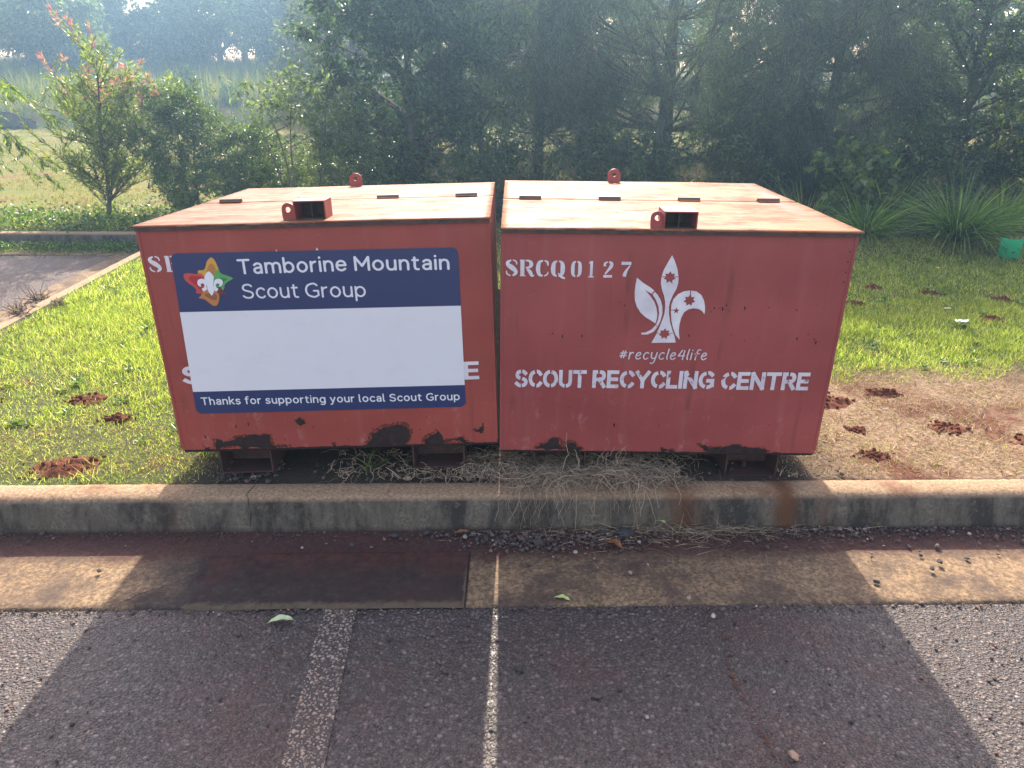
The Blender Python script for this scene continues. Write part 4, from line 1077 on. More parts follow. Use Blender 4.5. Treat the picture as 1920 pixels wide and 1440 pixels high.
fallen(-.19, 2.352, .022, .066, .020, 8, (.20, .10, .05), 'dull brown leaf at the kerb foot below the bin gap', .05)
fallen(.665, 2.405, .036, .060, .014, 12, (.34, .13, .05), 'narrow orange leaf beside the green leaf at the kerb foot', .2)
def scrap(x, y, s, c, lab, name, cat):
    mb = MB(); k = 9
    mb.add([(s*(i/(k-1)-.5)*1.6 + random.uniform(-1,1)*s*.05, s*(j/4-.5)*.7 + random.uniform(-1,1)*s*.05, .03 + s*.22*random.random()) for j in range(5) for i in range(k)],
           [(j*k+i, j*k+i+1, (j+1)*k+i+1, (j+1)*k+i) for j in range(4) for i in range(k-1)])
    o = mb.build(name, plain(name, c, .5)); o.location = (x, y, terrain(x, y)); return tag(o, lab, cat)
scrap(3.02, 4.62, .055, (.75, .75, .72), 'crumpled white scrap of litter lying in the grass', 'litter_scrap', 'litter')
scrap(3.10, 4.95, .03, (.60, .50, .36), 'pale tan dead leaf lying in the shaded grass', 'dead_leaf', 'leaf')
fl = MB()
for k in range(9):
    a = k*.698; fl.add([(0,0,0),(math.cos(a-.3)*.014,math.sin(a-.3)*.014,.006),(math.cos(a)*.022,math.sin(a)*.022,.003),(math.cos(a+.3)*.014,math.sin(a+.3)*.014,.006)], [(0,1,2,3)])
fo = empty('flower', (3.66, 6.10, terrain(3.66, 6.10) + .055)); tag(fo, 'small yellow flower in the shaded lawn', 'flower')
fl.build('petals', plain('yellow_petal', (.75, .50, .02)), fo)
st_ = MB(); st_.tube([(0, 0, 0), (.004, 0, -.03), (0, 0, -.06)], .0015, 5); st_.build('stem', plain('flower_stem', (.08, .14, .03)), fo)
# ------------------------------------------------------------------ plants and trees
BARK = N('bark'); b_ = BARK.noise(18, 6, .7, vec=BARK.map((1, 1, .25)))
BARK.base(BARK.ramp(b_, (.3, (.05, .04, .033)), (.55, (.13, .105, .09)), (.75, (.24, .20, .17))), .9, .2).bump(b_, .8, .01); BARK = BARK.m
PALEB = N('pale_bark'); b_ = PALEB.noise(9, 5, .7, vec=PALEB.map((1, 1, .3)))
PALEB.base(PALEB.ramp(b_, (.3, (.14, .12, .10)), (.7, (.34, .30, .26))), .85, .2); PALEB = PALEB.m
def lm(n, a, b, c, tr=.4, ro=.35, sp=.5, tc=1.5): return leaf_mat(n, [(0, a), (.5, b), (.9, c), (1, tuple(min(1, x*1.5) for x in c))], tr, ro, sp, tc)
L_DARK = lm('dark_leaf', (.020, .042, .014), (.038, .072, .020), (.080, .125, .034), .35, .28, .6)
L_MID = lm('mid_leaf', (.035, .062, .016), (.072, .115, .026), (.14, .19, .045), .4, .35)
L_PALE = lm('pale_leaf', (.060, .085, .035), (.105, .140, .055), (.18, .22, .09), .42, .35)
L_YEL = lm('yellow_green_leaf', (.075, .110, .020), (.15, .19, .035), (.30, .30, .06), .5, .3)
L_NEED = lm('casuarina_needle', (.042, .060, .045), (.078, .100, .072), (.14, .165, .11), .42, .5, .3, 1.5)
L_GREY = lm('grey_green_leaf', (.05, .07, .045), (.085, .11, .07), (.14, .165, .11), .4, .45)
L_BOT = lm('bottlebrush_leaf', (.060, .090, .018), (.13, .17, .030), (.26, .28, .06), .5, .3)
L_PINK = leaf_mat('pink_young_leaf', [(0, (.45, .12, .14)), (.5, (.58, .24, .24)), (.8, (.55, .42, .18)), (1, (.35, .36, .10))], .45, .3, .5, 1.2, (1.1, .95, .9))
L_STRAP = lm('strap_leaf', (.025, .055, .014), (.075, .14, .026), (.20, .28, .06), .45, .28, .6)
L_WEED = lm('weed_leaf', (.030, .065, .015), (.060, .110, .022), (.12, .18, .035), .45, .35)

def curve_pts(a, b, sag, n=6, wob=.05):
    a = Vector(a); b = Vector(b); L = (b - a).length; o = Vector([random.uniform(-1, 1)*wob*L for _ in range(3)])
    return [a.lerp(b, t) + o*math.sin(math.pi*t) + Vector((0, 0, sag*L*math.sin(math.pi*t))) for t in [i/(n-1) for i in range(n)]]

def tree(name, label, x, y, h, cr, ch=None, cz=None, limbs=26, twigs=7, lpt=16, clump=.38, leaf=(.07, .03), mat=None, bark=None, tr=.07,
         droop=.3, trunk_to=.75, stems=1, group=None, cat='tree', bare=0, squash=1.0, flat=.4, lean=(0, 0), low=.0, spread=.0, needle=False, seed=None, split=0):
    """trunk(s), limbs and twigs carry the leaves; crown = leaves along the twigs"""
    global random, rng
    if seed is not None: random.seed(seed); rng = np.random.default_rng(seed)
    z0 = terrain(x, y) - .03
    root = empty(name, (x, y, z0)); tag(root, label, cat, group)
    ch = ch or h*.5; cz = cz if cz is not None else h*.55
    wood = MB(); P = []; DD = []
    trunks = []
    for s in range(stems):
        a = 2*math.pi*s/max(1, stems) + random.random()
        top = Vector((lean[0] + (math.cos(a)*spread if stems > 1 else 0), lean[1] + (math.sin(a)*spread if stems > 1 else 0), h*trunk_to*random.uniform(.85, 1.1)))
        b0 = Vector((math.cos(a), math.sin(a), 0)) * (.04 + tr*1.2) * (stems > 1)
        tp = curve_pts(b0, top, 0, 9, .05); rr = tr/(stems**.5)
        wood.tube(tp, [rr*(1.25 if i == 0 else 1)*(1 - .75*i/8) for i in range(9)], 8)
        trunks.append((tp, rr))
    for _ in range(limbs):
        tp, rr = random.choice(trunks)
        v = Vector((random.gauss(0, 1), random.gauss(0, 1), random.gauss(0, 1))).normalized() * random.uniform(.45, 1)**.6
        c = Vector((v.x*cr, v.y*cr*squash, cz + v.z*ch)) + Vector((lean[0], lean[1], 0))*.6
        c.z = max(low + .12, c.z)
        k = min(range(len(tp)), key=lambda i: abs(tp[i].z - (c.z - (c.xy - tp[i].xy).length*.55)))
        k = max(1, k); a = tp[k]
        lp = curve_pts(a, c, -.08 if droop > .5 else .06, 6, .08); r0 = rr*(1 - .75*k/8)*.5
        wood.tube(lp, [max(.0022, r0*(.48 if needle else 1)*(1 - .8*i/5)) for i in range(6)], 5, cap=False)
        if random.random() < bare: continue
        for _t in range(twigs):
            i0 = random.randint(2, 5); s = lp[i0]
            td = (Vector((random.gauss(0, 1), random.gauss(0, 1), random.gauss(0, .8))).normalized() + (c - a).normalized()*.6 + Vector((0, 0, -droop*.5))).normalized()
            e = s + td*clump*random.uniform(.5, 1.3)
            tw = curve_pts(s, e, .1, 4, .1)
            wood.tube(tw, [max(.0015, r0*.25), max(.001, r0*.16), .001*(1+h*.2), .0008*(1+h*.2)], 3, cap=False)
            m_ = max(2, int(lpt*random.uniform(.5, 1.4)))
            tt = rng.uniform(.1, 1.05, m_); A = np.array(tw); f = np.clip(tt, 0, .999)*3; i = f.astype(int)
            pp = A[i]*(1 - (f - i))[:, None] + A[i+1]*(f - i)[:, None]
            P.append(pp + rng.normal(0, clump*.09, (m_, 3)))
            dd = np.array(td)[None]*.7 + rng.normal(0, .6, (m_, 3)) + np.array([0, 0, -droop])
            DD.append(unit(dd))
    wood.build('trunk', bark or BARK, root, True)
    if P:
        P = np.concatenate(P); DD = np.concatenate(DD); n = len(P)
        L = leaf[0]*rng.uniform(.6, 1.3, n); Wd = leaf[1]*rng.uniform(.7, 1.2, n)
        if needle:
            strands('crown', P, DD, L, Wd, rng.uniform(.1, .6, n), mat, 2, root)
        else:
            leaves(P, DD, L, Wd, 'crown', mat, root, flat)
    return root

LEAFN = 0
# --- nearest screen of trees behind the bins (about 9-11 m away)
tree('broadleaf_tree', 'dense dark broadleaf tree rising behind the sticker bin, left of the feathery trees', -1.40, 9.6, 4.2, 1.05, 2.2, 2.0, 105, 10, 34, .34, (.085, .036), L_DARK, tr=.07, low=.1, seed=11)
tree('broadleaf_tree', 'small glossy broadleaf tree with light leaves between the dense dark tree and the feathery trees', -.45, 10.3, 3.0, .65, 1.5, 1.5, 34, 8, 22, .3, (.075, .034), L_MID, tr=.05, low=.1, seed=12)
tree('casuarina', 'feathery she-oak with bare fanning lower limbs and trunk behind the plain bin', 2.05, 10.4, 4.9, 2.9, 2.5, 2.7, 125, 12, 46, .55, (.20, .0050), L_NEED, tr=.13, droop=.75, needle=True, bare=.10, squash=.7, low=.2, seed=13)
tree('casuarina', 'feathery she-oak with fine drooping needles over the gap between the bins', .35, 11.2, 4.8, 1.8, 2.3, 2.8, 95, 11, 44, .55, (.20, .0050), L_NEED, tr=.10, droop=.75, needle=True, bare=.08, squash=.8, low=.5, seed=14)
tree('casuarina', 'dark she-oak with the thickest needle crown, right of centre behind the plain bin', 4.05, 10.0, 4.6, 1.85, 2.4, 2.1, 165, 12, 46, .5, (.18, .0055), L_NEED, tr=.11, droop=.65, needle=True, bare=.03, squash=.7, low=.1, seed=15)
tree('broadleaf_tree', 'dark glossy-leaved tree right of the thickest she-oak', 5.75, 9.7, 4.2, 1.10, 2.2, 1.9, 105, 10, 32, .32, (.060, .026), L_DARK, tr=.07, low=.1, seed=16)
tree('broadleaf_tree', 'tree with bright yellow-green leaf sprays at the right frame edge above the strappy clump', 6.55, 8.9, 3.6, .95, 1.6, 1.75, 75, 9, 22, .34, (.085, .034), L_YEL, tr=.05, low=.2, seed=17)
tree('open_tree', 'open crooked tree with bare curving limbs and sparse yellow leaves at the upper right edge', 6.35, 7.9, 3.4, 1.0, 1.1, 2.1, 22, 4, 8, .34, (.085, .030), L_YEL, bark=PALEB, tr=.045, bare=.25, low=.9, lean=(-.5, .2), seed=18)
tree('slender_tree', 'slender pale-trunked tree leaning in the gap left of the dark glossy tree', 5.9, 13.2, 4.6, 1.0, 1.4, 3.2, 26, 6, 14, .4, (.09, .03), L_YEL, bark=PALEB, tr=.07, low=1.2, lean=(.7, 0), seed=19)
tree('leafy_shrub', 'broad-leaved green shrub showing above the right end of the plain bin', 3.72, 8.0, .95, .42, .42, .55, 26, 5, 9, .16, (.10, .07), L_MID, tr=.018, cat='shrub', stems=3, spread=.2, seed=20)
tree('leafy_shrub', 'low dark shrub at the foot of the she-oaks behind the plain bin', 1.3, 9.3, 1.3, .8, .55, .6, 40, 6, 14, .24, (.085, .03), L_DARK, tr=.02, cat='shrub', stems=4, spread=.4, squash=.6, seed=21)
tree('leafy_shrub', 'low dark shrub at the foot of the dense broadleaf tree', -.1, 9.2, 1.2, .8, .5, .55, 42, 6, 14, .24, (.075, .03), L_DARK, tr=.02, cat='shrub', stems=4, spread=.4, squash=.6, seed=22)
tree('leafy_shrub', 'scrubby dry shrub between the she-oak trunks', 2.9, 9.7, 1.3, .7, .5, .7, 34, 6, 12, .24, (.075, .028), L_PALE, tr=.02, cat='shrub', stems=4, spread=.4, seed=23)
tree('leafy_shrub', 'dark rounded shrub under the dark glossy tree behind the strappy clumps', 4.9, 8.7, 1.2, .75, .5, .55, 46, 6, 14, .22, (.07, .03), L_DARK, tr=.02, cat='shrub', stems=4, spread=.4, squash=.6, seed=24)
# --- second row
for i, (x, y, h, r, mt, lab, nd) in enumerate([
 (-3.3, 17.5, 5.8, 1.9, L_GREY, 'pale grey-green tree left of the dense dark tree, middle distance', 0),
 (-1.0, 16.5, 6.0, 1.8, L_DARK, 'tall dark tree filling the gap behind the dense broadleaf tree', 0),
 (1.6, 17.5, 6.2, 2.2, L_MID, 'green tree seen through the feathery she-oak limbs', 0),
 (4.6, 16.5, 6.0, 2.0, L_DARK, 'dark tree behind the thickest she-oak', 0),
 (7.6, 15.5, 6.0, 1.9, L_GREY, 'hazy grey-green tree behind the slender pale trunk', 0),
 (10.3, 14.5, 5.4, 1.8, L_MID, 'green tree behind the yellow-green tree at the right edge', 0),
 (-5.2, 23.0, 6.6, 1.9, L_GREY, 'pale bushy tree standing at the right end of the tall grass field', 0)]):
    tree('background_tree', lab, x, y, h, r, h*.47, h*.47, 75, 7, 20, .5, (.13, .055), mt, tr=.10, low=.3, group='trees of the second row', seed=40+i)

# --- left: shrubs behind the sticker bin, sapling, hanging branches
tree('leafy_shrub', 'tall dark green shrub close behind the bottlebrush sapling', -3.95, 9.05, 1.75, .56, .78, .85, 85, 8, 26, .2, (.055, .015), L_MID, tr=.025, cat='shrub', stems=3, spread=.15, seed=31)
tree('leafy_shrub', 'rounded mid green shrub above the left end of the sticker bin', -3.10, 9.0, 1.30, .66, .56, .66, 95, 9, 26, .18, (.045, .015), L_MID, tr=.02, cat='shrub', stems=4, spread=.2, seed=32)
tree('leafy_shrub', 'light grey-green shrub behind the lock box of the sticker bin', -1.95, 8.95, 1.35, .55, .60, .68, 80, 8, 24, .18, (.050, .014), L_PALE, tr=.02, cat='shrub', stems=4, spread=.2, seed=33)
tree('leafy_shrub', 'pale low shrub between the young tree and the rounded shrub', -2.5, 9.9, 1.0, .5, .42, .5, 36, 6, 18, .18, (.05, .016), L_PALE, tr=.02, cat='shrub', stems=4, spread=.2, seed=34)
tree('young_tree', 'young multi-stemmed tree with a thin flat crown above the sticker bin', -2.45, 8.5, 1.75, .85, .22, 1.50, 26, 5, 9, .22, (.080, .032), L_PALE, tr=.028, stems=4, spread=.42, low=1.1, droop=.6, trunk_to=.8, squash=.6, seed=35)
def bottlebrush():
    random.seed(5); x, y = -4.97, 9.0; z0 = terrain(x, y) - .03
    root = empty('bottlebrush_sapling', (x, y, z0)); tag(root, 'tall bottlebrush sapling with pink young shoots left of the sticker bin', 'sapling')
    wood = MB(); P = []; DD = []; PP = []; PD = []
    def shoot(a, d, L, r, depth):
        n = 7; pts = [Vector(a)]; dd = Vector(d).normalized()
        for i in range(n):
            dd = (dd + Vector((random.gauss(0, .07), random.gauss(0, .07), .06))).normalized(); pts.append(pts[-1] + dd*L/n)
        wood.tube(pts, [max(.0015, r*(1 - .8*i/n)) for i in range(n+1)], 5, cap=False)
        if depth == 0 or L < .75:
            m_ = int(L*95)
            for k in range(m_):
                t = random.uniform(.2, 1)*n; i = min(n-1, int(t)); p = pts[i].lerp(pts[i+1], t - i); ax = (pts[i+1] - pts[i]).normalized()
                v = (ax*.9 + Vector((random.gauss(0, .55), random.gauss(0, .55), random.gauss(0, .4)))).normalized()
                hi = p.z > 1.25 and t/n > .55 and pinkish
                (PP if hi and random.random() < .85 else P).append(tuple(p)); (PD if len(PP) + 0 and (PP and PP[-1] == tuple(p)) else DD).append(tuple(v))
        return pts
    pinkish = False
    trunk = shoot((0, 0, 0), (.30, 0, 1), 1.95, .028, 1)
    tr2 = shoot((0, 0, .12), (.45, .05, 1), 1.45, .022, 1); tr3 = shoot((0, 0, .25), (-.35, .1, 1), 1.3, .016, 1); tr4 = shoot((0, 0, .2), (1.15, .1, 1), 1.45, .016, 1)
    tops = [(trunk, 50, 1.2), (tr2, 46, 1.15), (tr3, 34, 1.05), (tr4, 42, 1.1)]
    for pts, cnt, s in tops:
        for k in range(cnt):
            t = random.uniform(.06, 1)*7; i = min(6, int(t)); p = pts[i].lerp(pts[i+1], t - i)
            a = random.uniform(0, 6.28); up = random.uniform(-.05, 1.1)
            L = random.uniform(.16, .72)*s*(1.15 - .45*t/7)
            pinkish = random.random() < .30 and t > 3.4
            sp = shoot(p, (math.cos(a), math.sin(a)*.8, up), L, .006, 0)
            for q_ in range(3):
                j = random.randint(2, 6); a2 = random.uniform(0, 6.28)
                shoot(sp[j], (math.cos(a2), math.sin(a2), .8), L*random.uniform(.35, .6), .003, 0)
    pinkish = True
    for dx, hh, b in ((.05, .62, 6), (-.28, .52, 5), (.40, .55, 5), (.22, .5, 6), (-.12, .45, 5), (.50, .40, 4), (.6, .5, 5)):
        pts = trunk if abs(dx) < .2 else (tr3 if dx < 0 else tr2)
        shoot(pts[b], (dx, random.uniform(-.1, .1), 1), hh, .006, 0)
    wood.build('trunk', BARK, root, True)
    for nm, a, d, mt in (('crown', P, DD, L_BOT), ('young_shoots', PP, PD, L_PINK)):
        a = np.array(a); d = np.array(d)[:len(a)]; n = len(a)
        leaves(a, d, rng.uniform(.045, .095, n), rng.uniform(.008, .013, n), nm, mt, root, .3)
bottlebrush()
# hanging compound-leaved branches reaching in from a tree outside the left edge
def hanging():
    random.seed(9); x, y = -6.3, 7.3; z0 = terrain(x, y) - .3
    root = empty('overhanging_tree', (x, y, 0)); tag(root, 'tree at the left frame edge with drooping branches of yellow-green leaflets', 'tree')
    wood = MB(); P = []; D_ = []
    wood.tube([(-.3, .2, 0), (-.25, .15, .9), (-.1, 0, 1.7), (.1, 0, 2.3)], [.06, .05, .035, .02], 8)
    for k in range(30):
        a = Vector((random.uniform(-.3, .05), random.uniform(-.2, .2), random.uniform(1.2, 2.3)))
        e = Vector((random.uniform(.6, 1.62), random.uniform(-.5, .5), random.uniform(.75, 2.0)))
        pts = curve_pts(a, e, .22, 8, .06); wood.tube(pts, [.008*(1 - .1*i) for i in range(8)], 5, cap=False)
        for i in range(2, 8):
            for s in range(2):
                rach = (Vector((random.gauss(.3, .5), random.gauss(0, .5), -.7))).normalized(); L = random.uniform(.14, .24)
                b = pts[i]; wood.tube([b, b + rach*L], [.0018, .001], 3, cap=False)
                side = rach.cross(Vector((random.gauss(0, 1), random.gauss(0, 1), .3))).normalized()
                for j in range(9):
                    p = b + rach*L*(j+1)/9
                    for sg in (-1, 1): P.append(tuple(p)); D_.append(tuple((side*sg + rach*.6 + Vector((0, 0, -.35))).normalized()))
    wood.build('trunk', BARK, root, True)
    n = len(P); leaves(np.array(P), np.array(D_), rng.uniform(.045, .075, n), rng.uniform(.016, .024, n), 'crown', lm('hanging_leaf', (.05, .09, .02), (.10, .15, .03), (.20, .24, .05), .5, .3), root, .4)
hanging()

# --- far tree line beyond the tall grass
labs = ['far gum tree at the very left of the tree line', 'far tall thin gum with bare dark trunk left of the sky gap', 'far forked gum with open crown against the sky gap', 'far grey gum right of the sky gap', 'far dense rounded tree in the tree line', 'far leaning gum with a slim pale trunk', 'far bushy tree near the right end of the tree line', 'far dark tree at the right end of the tree line', 'far low bushy wattle in front of the left gums', 'far low wattle in front of the forked gum', 'far pale bushy tree behind the grass field', 'far dark bushy tree at the foot of the gums']
for i, (x, y, h, r, mt, lo) in enumerate([(-31, 47, 12, 3.6, L_DARK, .5), (-25, 49, 13, 2.6, L_GREY, 3), (-20.8, 48, 13, 3.4, L_GREY, 1.6), (-17.0, 50, 13, 3.4, L_GREY, 1.0), (-13.0, 47, 10, 2.6, L_MID, .6), (-10, 46, 12, 2.4, L_GREY, 1.0), (-8.2, 38, 9.0, 2.4, L_PALE, .4), (-5.6, 34, 9, 2.2, L_MID, .4), (-24.5, 44, 4.6, 2.4, L_MID, .3), (-17.8, 43, 4.2, 2.0, L_PALE, .3), (-20.8, 45, 3.6, 2.0, L_MID, .3), (-12.0, 42, 5.0, 2.2, L_MID, .3)]):
    low = h > 6
    tree('far_tree', labs[i], x, y, h, r, h*(.40 if low else .42), h*(.58 if low and lo > 1.5 else .46), 85, 7, 18, .9 if low else .6, (.28, .13), mt, tr=.20 if low else .1, low=lo, group='trees of the far tree line', seed=60+i, bare=.12)
FILL = ['broad pale gum standing behind the bottlebrush tip', 'broad grey gum left of the sky gap, second from the frame edge', 'dense green tree between the sky gap and the slim pale gum', 'dense tree behind the field above the young tree', 'leafy tree at the frame edge above the earth bank', 'leafy tree above the earth bank, right of the one at the frame edge']
for i, (x, y, h, r, mt) in enumerate([(-27.5, 41, 9, 3.0, L_MID), (-22.5, 42, 8.5, 2.6, L_GREY), (-15.2, 41, 8.5, 2.8, L_MID), (-11.2, 37, 8, 2.6, L_PALE), (-24.0, 33, 6.0, 2.4, L_MID), (-19.5, 34, 4.6, 2.0, L_PALE)]):
    tree('far_tree', FILL[i], x, y, h, r, h*.42, h*.52, 100, 7, 18, .8, (.22, .10), mt, tr=.16, low=.6, group='trees of the far tree line', seed=110+i, bare=.1)
for i, (x, y, h) in enumerate([(-37, 55, 14), (-30, 58, 14), (-17, 60, 15), (-8, 52, 13), (1, 40, 11), (7, 38, 11), (14, 36, 11), (20, 34, 11)]):
    tree('far_tree', ['tall tree behind the far left gums', 'tall grey tree behind the far gums, left of the sky gap', 'tall tree behind the slim pale gum', 'tall tree behind the dark end tree of the tree line', 'tall far tree showing through the she-oak limbs', 'tall far tree behind the plain bin she-oaks', 'tall far tree behind the slender pale trunk', 'tall far tree behind the right edge trees'][i],
         x, y, h, 4.4, h*.45, h*.48, 95, 7, 16, 1.2, (.38, .18), L_MID if i % 2 else L_GREY, tr=.25, low=.5, group='trees of the far tree line', seed=80+i)
# single dark shrubs out in the field
tree('leafy_shrub', 'single dark round shrub standing in the field above the young tree', -10.6, 25.2, 1.1, .55, .5, .55, 34, 6, 16, .25, (.11, .05), L_DARK, tr=.03, cat='shrub', seed=95)
tree('leafy_shrub', 'small strappy looking shrub right of the dark round field shrub', -9.0, 25.0, .6, .45, .25, .3, 24, 5, 14, .2, (.12, .04), L_MID, tr=.02, cat='shrub', seed=96)
tree('leafy_shrub', 'twiggy pale shrub left of the dark round field shrub', -12.6, 25.4, 1.5, .75, .6, .8, 30, 6, 12, .35, (.10, .04), L_PALE, tr=.03, cat='shrub', seed=97)
random.seed(3); rng = np.random.default_rng(3)
# tall field grass
FIELD = leaf_mat('field_grass', [(0, (.05, .085, .012)), (.5, (.11, .15, .020)), (.85, (.21, .21, .05)), (1, (.32, .26, .11))], .45, .5, .3, 1.3, (1.3, 1.3, .8))
x, y = scatter(52000, -34, 2, 24.2, 47); k = (x > -y*.78) & (x < -y*.10 + 1); x, y = x[k], y[k]; n = len(x)
L = rng.uniform(.35, 1.0, n)*(1 + .7*vn(x, y, .25)); D_ = unit(np.stack([rng.normal(0, .22, n), rng.normal(0, .22, n), np.ones(n)], 1))
tag(strands('field_grass', np.stack([x, y, gz(x, y)], 1), D_, L, .028*rng.uniform(.6, 1.3, n), rng.uniform(.1, .8, n), FIELD, 2, grav=unit(rng.normal(0, 1, (n, 3)) + np.array([0, 0, -.5]))), kind='stuff')
x, y = scatter(60000, -20, 0, 9, 24); k = (x > -y*.78 - .5) & (x < -y*.08) & (vn(x, y, .8) > -.25); x, y = x[k], y[k]; n = len(x)
L = rng.uniform(.02, .06, n); D_ = unit(np.stack([rng.normal(0, .5, n), rng.normal(0, .5, n), np.ones(n)], 1))
MOWN = leaf_mat('mown_grass', [(0, (.09, .12, .010)), (.5, (.18, .19, .016)), (.85, (.26, .22, .04)), (1, (.30, .18, .08))], .4, .5, .3, 1.3, (1.3, 1.3, .8))
tag(strands('field_grass', np.stack([x, y, gz(x, y)], 1), D_, L, .012*rng.uniform(.6, 1.3, n), rng.uniform(.1, .8, n), MOWN, 2, grav=unit(rng.normal(0, 1, (n, 3)))), kind='stuff')
# dry undergrowth below the trees on the right
x, y = scatter(26000, -2.2, 12, 7.0, 16); n = len(x); L = rng.uniform(.05, .32, n)*(.6 + .8*(y > 8)); D_ = unit(np.stack([rng.normal(0, .6, n), rng.normal(0, .6, n), np.ones(n)], 1))
UND = leaf_mat('undergrowth', [(0, (.03, .05, .018)), (.4, (.06, .08, .03)), (.7, (.13, .10, .055)), (1, (.28, .21, .13))], .4, .5, .3, 1.2, (1.2, 1.2, .8))
tag(strands('undergrowth', np.stack([x, y, gz(x, y)], 1), D_, L, .010*rng.uniform(.6, 1.5, n), rng.uniform(.3, 1.4, n), UND, 3, grav=unit(rng.normal(0, 1, (n, 3)) + np.array([0, 0, -.7]))), kind='stuff')
# low bank at the far left, coloured dark to stand in for shadow
mb = MB(); nx, ny = 60, 14
bkz = lambda u, v: (1 - (2*v - 1)**2)**.6 * .55 * min(1, 6*u, 5*(1 - u)) * (1 + .3*noise.noise(Vector((u*9, v*3, 4)))) + .05*noise.noise(Vector((u*40, v*12, 1)))
vs = [(-21.5 + 7.2*i/(nx-1), 23.2 + 1.8*j/(ny-1), terrain(-21.5 + 7.2*i/(nx-1), 23.2) - .06 + bkz(i/(nx-1), j/(ny-1))) for j in range(ny) for i in range(nx)]
mb.add(vs, [(j*nx+i, j*nx+i+1, (j+1)*nx+i+1, (j+1)*nx+i) for j in range(ny-1) for i in range(nx-1)])
m = N('bank_shadow'); f = m.noise(6, 7, .75); m.base(m.ramp(f, (.3, (.012, .012, .012)), (.6, (.035, .032, .028)), (.8, (.07, .07, .04))), .97, .05).bump(f, 1, .1)
tag(mb.build('shadow_bank', m.m), 'low shadow-coloured bank at the left frame edge in front of the tall grass', 'earth bank')

# broad-leaved ground cover behind the back kerb and weeds on the car park edge
def cover(n, xf, yf, zf, L, mat, name='ground_cover'):
    x = xf(n); y = yf(n, x); z = gz(x, y) if zf is None else zf(n)
    h = rng.uniform(0, 1, n)
    P = np.stack([x, y, z + h*L*2.2], 1); D_ = unit(rng.normal(0, 1, (n, 3)) + np.array([0, 0, .35]))
    tag(leaves(P, D_, L*rng.uniform(.6, 1.3, n), L*.6*rng.uniform(.6, 1.2, n), name, mat, None, .5), kind='stuff')
cover(5200, lambda n: rng.uniform(-8.5, -2.8, n), lambda n, x: 8.16 + rng.exponential(.35, n), None, .036, L_YEL)
cover(2600, lambda n: rng.choice(np.linspace(-8, -3, 17), n) + rng.normal(0, .12, n), lambda n, x: 8.45 + rng.normal(0, .2, n), None, .050, L_WEED)
cover(3600, lambda n: rng.choice(np.linspace(-8, -1.5, 12), n) + rng.normal(0, .22, n), lambda n, x: 9.0 + rng.normal(0, .35, n), None, .055, L_MID)
def weedy(n):
    c = rng.choice([-7.6, -6.9, -6.3, -5.8, -5.5, -5.0, -4.6, -4.3, -4.1], n); return c + rng.normal(0, .16, n)
cover(3800, weedy, lambda n, x: 7.83 - rng.exponential(.11, n), lambda n: np.full(n, .012), .034, L_WEED)
lawn('verge_weeds', 5000, -8, -3.8, 7.45, 7.93, lambda x, y: (vn(x, y, 1.7) > -.05) & (rng.random(x.shape) < np.clip((y-7.4)*2.4, 0, 1)) & (x < -4.0), lambda x, y: .05 + 0*x, .004, GRASS)
bpy.data.objects['verge_weeds'].location.z = -.15 + .012

# strappy clumps
def strappy(x, y, r, L, n, lab, mat=L_STRAP):
    z0 = terrain(x, y) - .02; root = empty('strappy_plant', (x, y, z0)); tag(root, lab, 'strappy plant', 'strappy plants along the back of the lawn')
    a = rng.uniform(0, 2*np.pi, n); rr = rng.uniform(0, r, n); sp = rng.uniform(.15, .95, n)
    B = np.stack([np.cos(a)*rr*.4, np.sin(a)*rr*.4, np.zeros(n)], 1)
    D_ = unit(np.stack([np.cos(a)*sp, np.sin(a)*sp, np.ones(n)], 1) + rng.normal(0, .12, (n, 3)))
    gr = unit(np.stack([np.cos(a)*.5, np.sin(a)*.5, -np.ones(n)], 1))
    strands('foliage', B, D_, L*rng.uniform(.55, 1.15, n), rng.uniform(.009, .016, n), rng.uniform(.5, 2.2, n), mat, 8, root, gr, .15)
strappy(4.38, 7.12, .32, .80, 760, 'big arching strappy clump beside the green tree guard, lit on top')
strappy(3.55, 7.3, .24, .60, 420, 'darker strappy clump just right of the plain bin')
strappy(5.15, 7.7, .28, .75, 380, 'strappy clump behind the green tree guard at the right frame edge')
strappy(3.05, 7.6, .22, .65, 240, 'strappy clump mostly hidden behind the right end of the plain bin')
strappy(4.05, 7.9, .22, .75, 260, 'strappy clump standing behind and between the two front ones')
# tree guard: thin green corrugated-plastic sleeve round a seedling
tg = empty('tree_guard', (4.62, 6.65, terrain(4.66, 6.72) - .01)); tag(tg, 'translucent bright green plastic tree guard round a seedling at the right frame edge', 'tree guard')
gm = N('green_plastic_sleeve'); gm.base((.03, .42, .22), .35); gt = gm.n('BsdfTranslucent'); gt.inputs[0].default_value = (.08, .85, .50, 1)
gx = gm.n('MixShader'); gx.inputs[0].default_value = .6; gm.l(gm.b.outputs[0], gx.inputs[1]); gm.l(gt.outputs[0], gx.inputs[2]); gm.l(gx.outputs[0], gm.out.inputs[0])
mb = MB(); w_, hh = .062, .165
cs = [(-w_, -w_), (w_, -w_), (w_*1.05, w_), (-w_*1.0, w_)]
for i in range(4):
    a, b = cs[i], cs[(i+1) % 4]; k = 5; vs = []
    for j in range(k + 1):
        t = j/k; bul = .010*math.sin(math.pi*t); dx, dy = (b[1]-a[1]), -(b[0]-a[0]); l_ = math.hypot(dx, dy)
        for z in (0, .1, hh + .012*math.sin(i*2 + t*3)): vs.append((a[0]+(b[0]-a[0])*t + dx/l_*bul*(z > 0), a[1]+(b[1]-a[1])*t + dy/l_*bul*(z > 0), z))
    mb.add(vs, [(3*j+q_, 3*j+3+q_, 3*j+4+q_, 3*j+1+q_) for j in range(k) for q_ in (0, 1)])
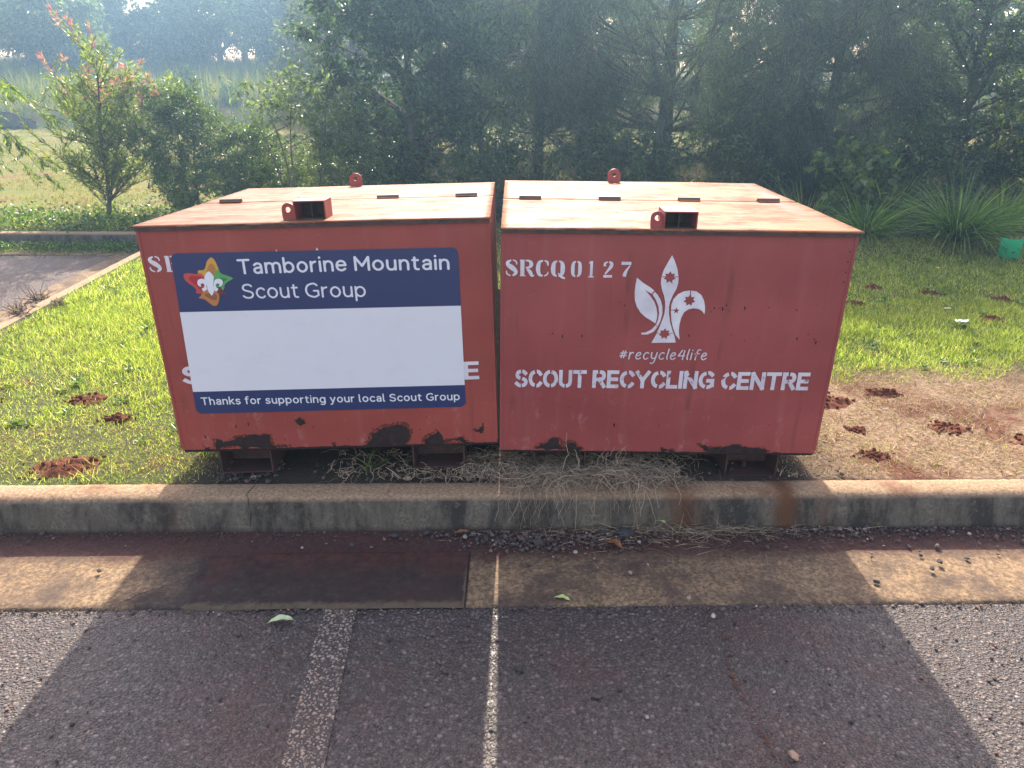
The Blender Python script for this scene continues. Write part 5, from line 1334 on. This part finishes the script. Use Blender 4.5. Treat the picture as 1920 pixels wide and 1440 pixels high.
mb.build('sleeve', gm.m, tg)
BAMB = plain('bamboo', (.35, .26, .14), .7)
for x_, y_ in ((-.052, -.052), (.052, -.05), (.05, .052)):
    mb = MB(); mb.tube([(x_, y_, 0), (x_, y_, .20)], .005, 6); mb.build('stake', BAMB, tg)
n = 40; P_ = np.stack([rng.normal(0, .03, n), rng.normal(0, .03, n), rng.uniform(.04, .21, n)], 1)
leaves(P_, unit(rng.normal(0, 1, (n, 3))), np.full(n, .05), np.full(n, .018), 'seedling', L_MID, tg, .4)

# weeds at the kerb and under the bins
def grassy(x, y, z, n, L, w_, lab, name='grass_tuft', mat=L_WEED, cat='weed', spread=.5):
    root = empty(name, (x, y, z)); tag(root, lab, cat)
    D_ = unit(np.stack([rng.normal(0, spread, n), rng.normal(0, spread, n), np.ones(n)], 1))
    strands('foliage', np.stack([rng.normal(0, .008, n), rng.normal(0, .008, n), np.zeros(n)], 1), D_, L*rng.uniform(.5, 1.1, n), w_*rng.uniform(.7, 1.2, n), rng.uniform(.5, 2.0, n), mat, 6, root,
            unit(np.stack([D_[:, 0], D_[:, 1], -np.ones(n)*.9], 1)), .1)
grassy(-.585, 2.615, .15, 16, .14, .009, 'broad-bladed green grass plant growing under the sticker bin between its skids')
grassy(.265, 1.968, .004, 26, .022, .006, 'tiny green weed in the joint below the yellow-green leaf', spread=.9)
# uprooted dead weeds lying on the side kerb
for x, y, z, s, lab in ((-3.75, 5.55, .05, .16, 'uprooted dead weed with dark roots lying over the side kerb'), (-3.45, 4.85, .15, .11, 'withered dark weed on the side kerb at the left frame edge'), (-3.30, 5.05, .15, .06, 'small dark dead rosette in the grass by the side kerb')):
    root = empty('dead_weed', (x, y, z)); tag(root, lab, 'weed'); mb = MB()
    for k in range(34):
        a = random.uniform(0, 6.28); el = random.uniform(.05, 1.1); d_ = Vector((math.cos(a)*math.cos(el), math.sin(a)*math.cos(el), math.sin(el)))
        p = [Vector((random.gauss(0, .02), random.gauss(0, .02), .01))]
        for i in range(5): d_ = (d_ + Vector((random.gauss(0, .3), random.gauss(0, .3), random.gauss(-.1, .25)))).normalized(); q2 = p[-1] + d_*s*random.uniform(.1, .3); q2.z = max(.008, q2.z); p.append(q2)
        mb.tube(p, [.0035, .003, .0025, .002, .0015, .001], 4, cap=False)
    mb.build('stems', BARK, root, True)
    n = 60; leaves(rng.normal(0, s*.35, (n, 3))*np.array([1, 1, .3]) + np.array([0, 0, .03]), unit(rng.normal(0, 1, (n, 3))), rng.uniform(.02, .05, n), rng.uniform(.008, .02, n), 'dead_leaves', ROOTS, root, .5)

# ------------------------------------------------------------------ haze volume, added to imitate the lens-glare veil
hz_m = bpy.data.materials.new('haze_veil'); hz_m.use_nodes = True; t_ = hz_m.node_tree
t_.nodes.remove(t_.nodes['Principled BSDF']); pv = t_.nodes.new('ShaderNodeVolumePrincipled')
pv.inputs['Color'].default_value = (.38, .66, 1.0, 1); pv.inputs['Density'].default_value = HAZE; pv.inputs['Anisotropy'].default_value = .72
t_.links.new(pv.outputs[0], t_.nodes['Material Output'].inputs['Volume'])
mb = MB(); mb.box((-75, -12, -1.3), (60, 95, 24))
tag(mb.build('haze', hz_m), kind='stuff')
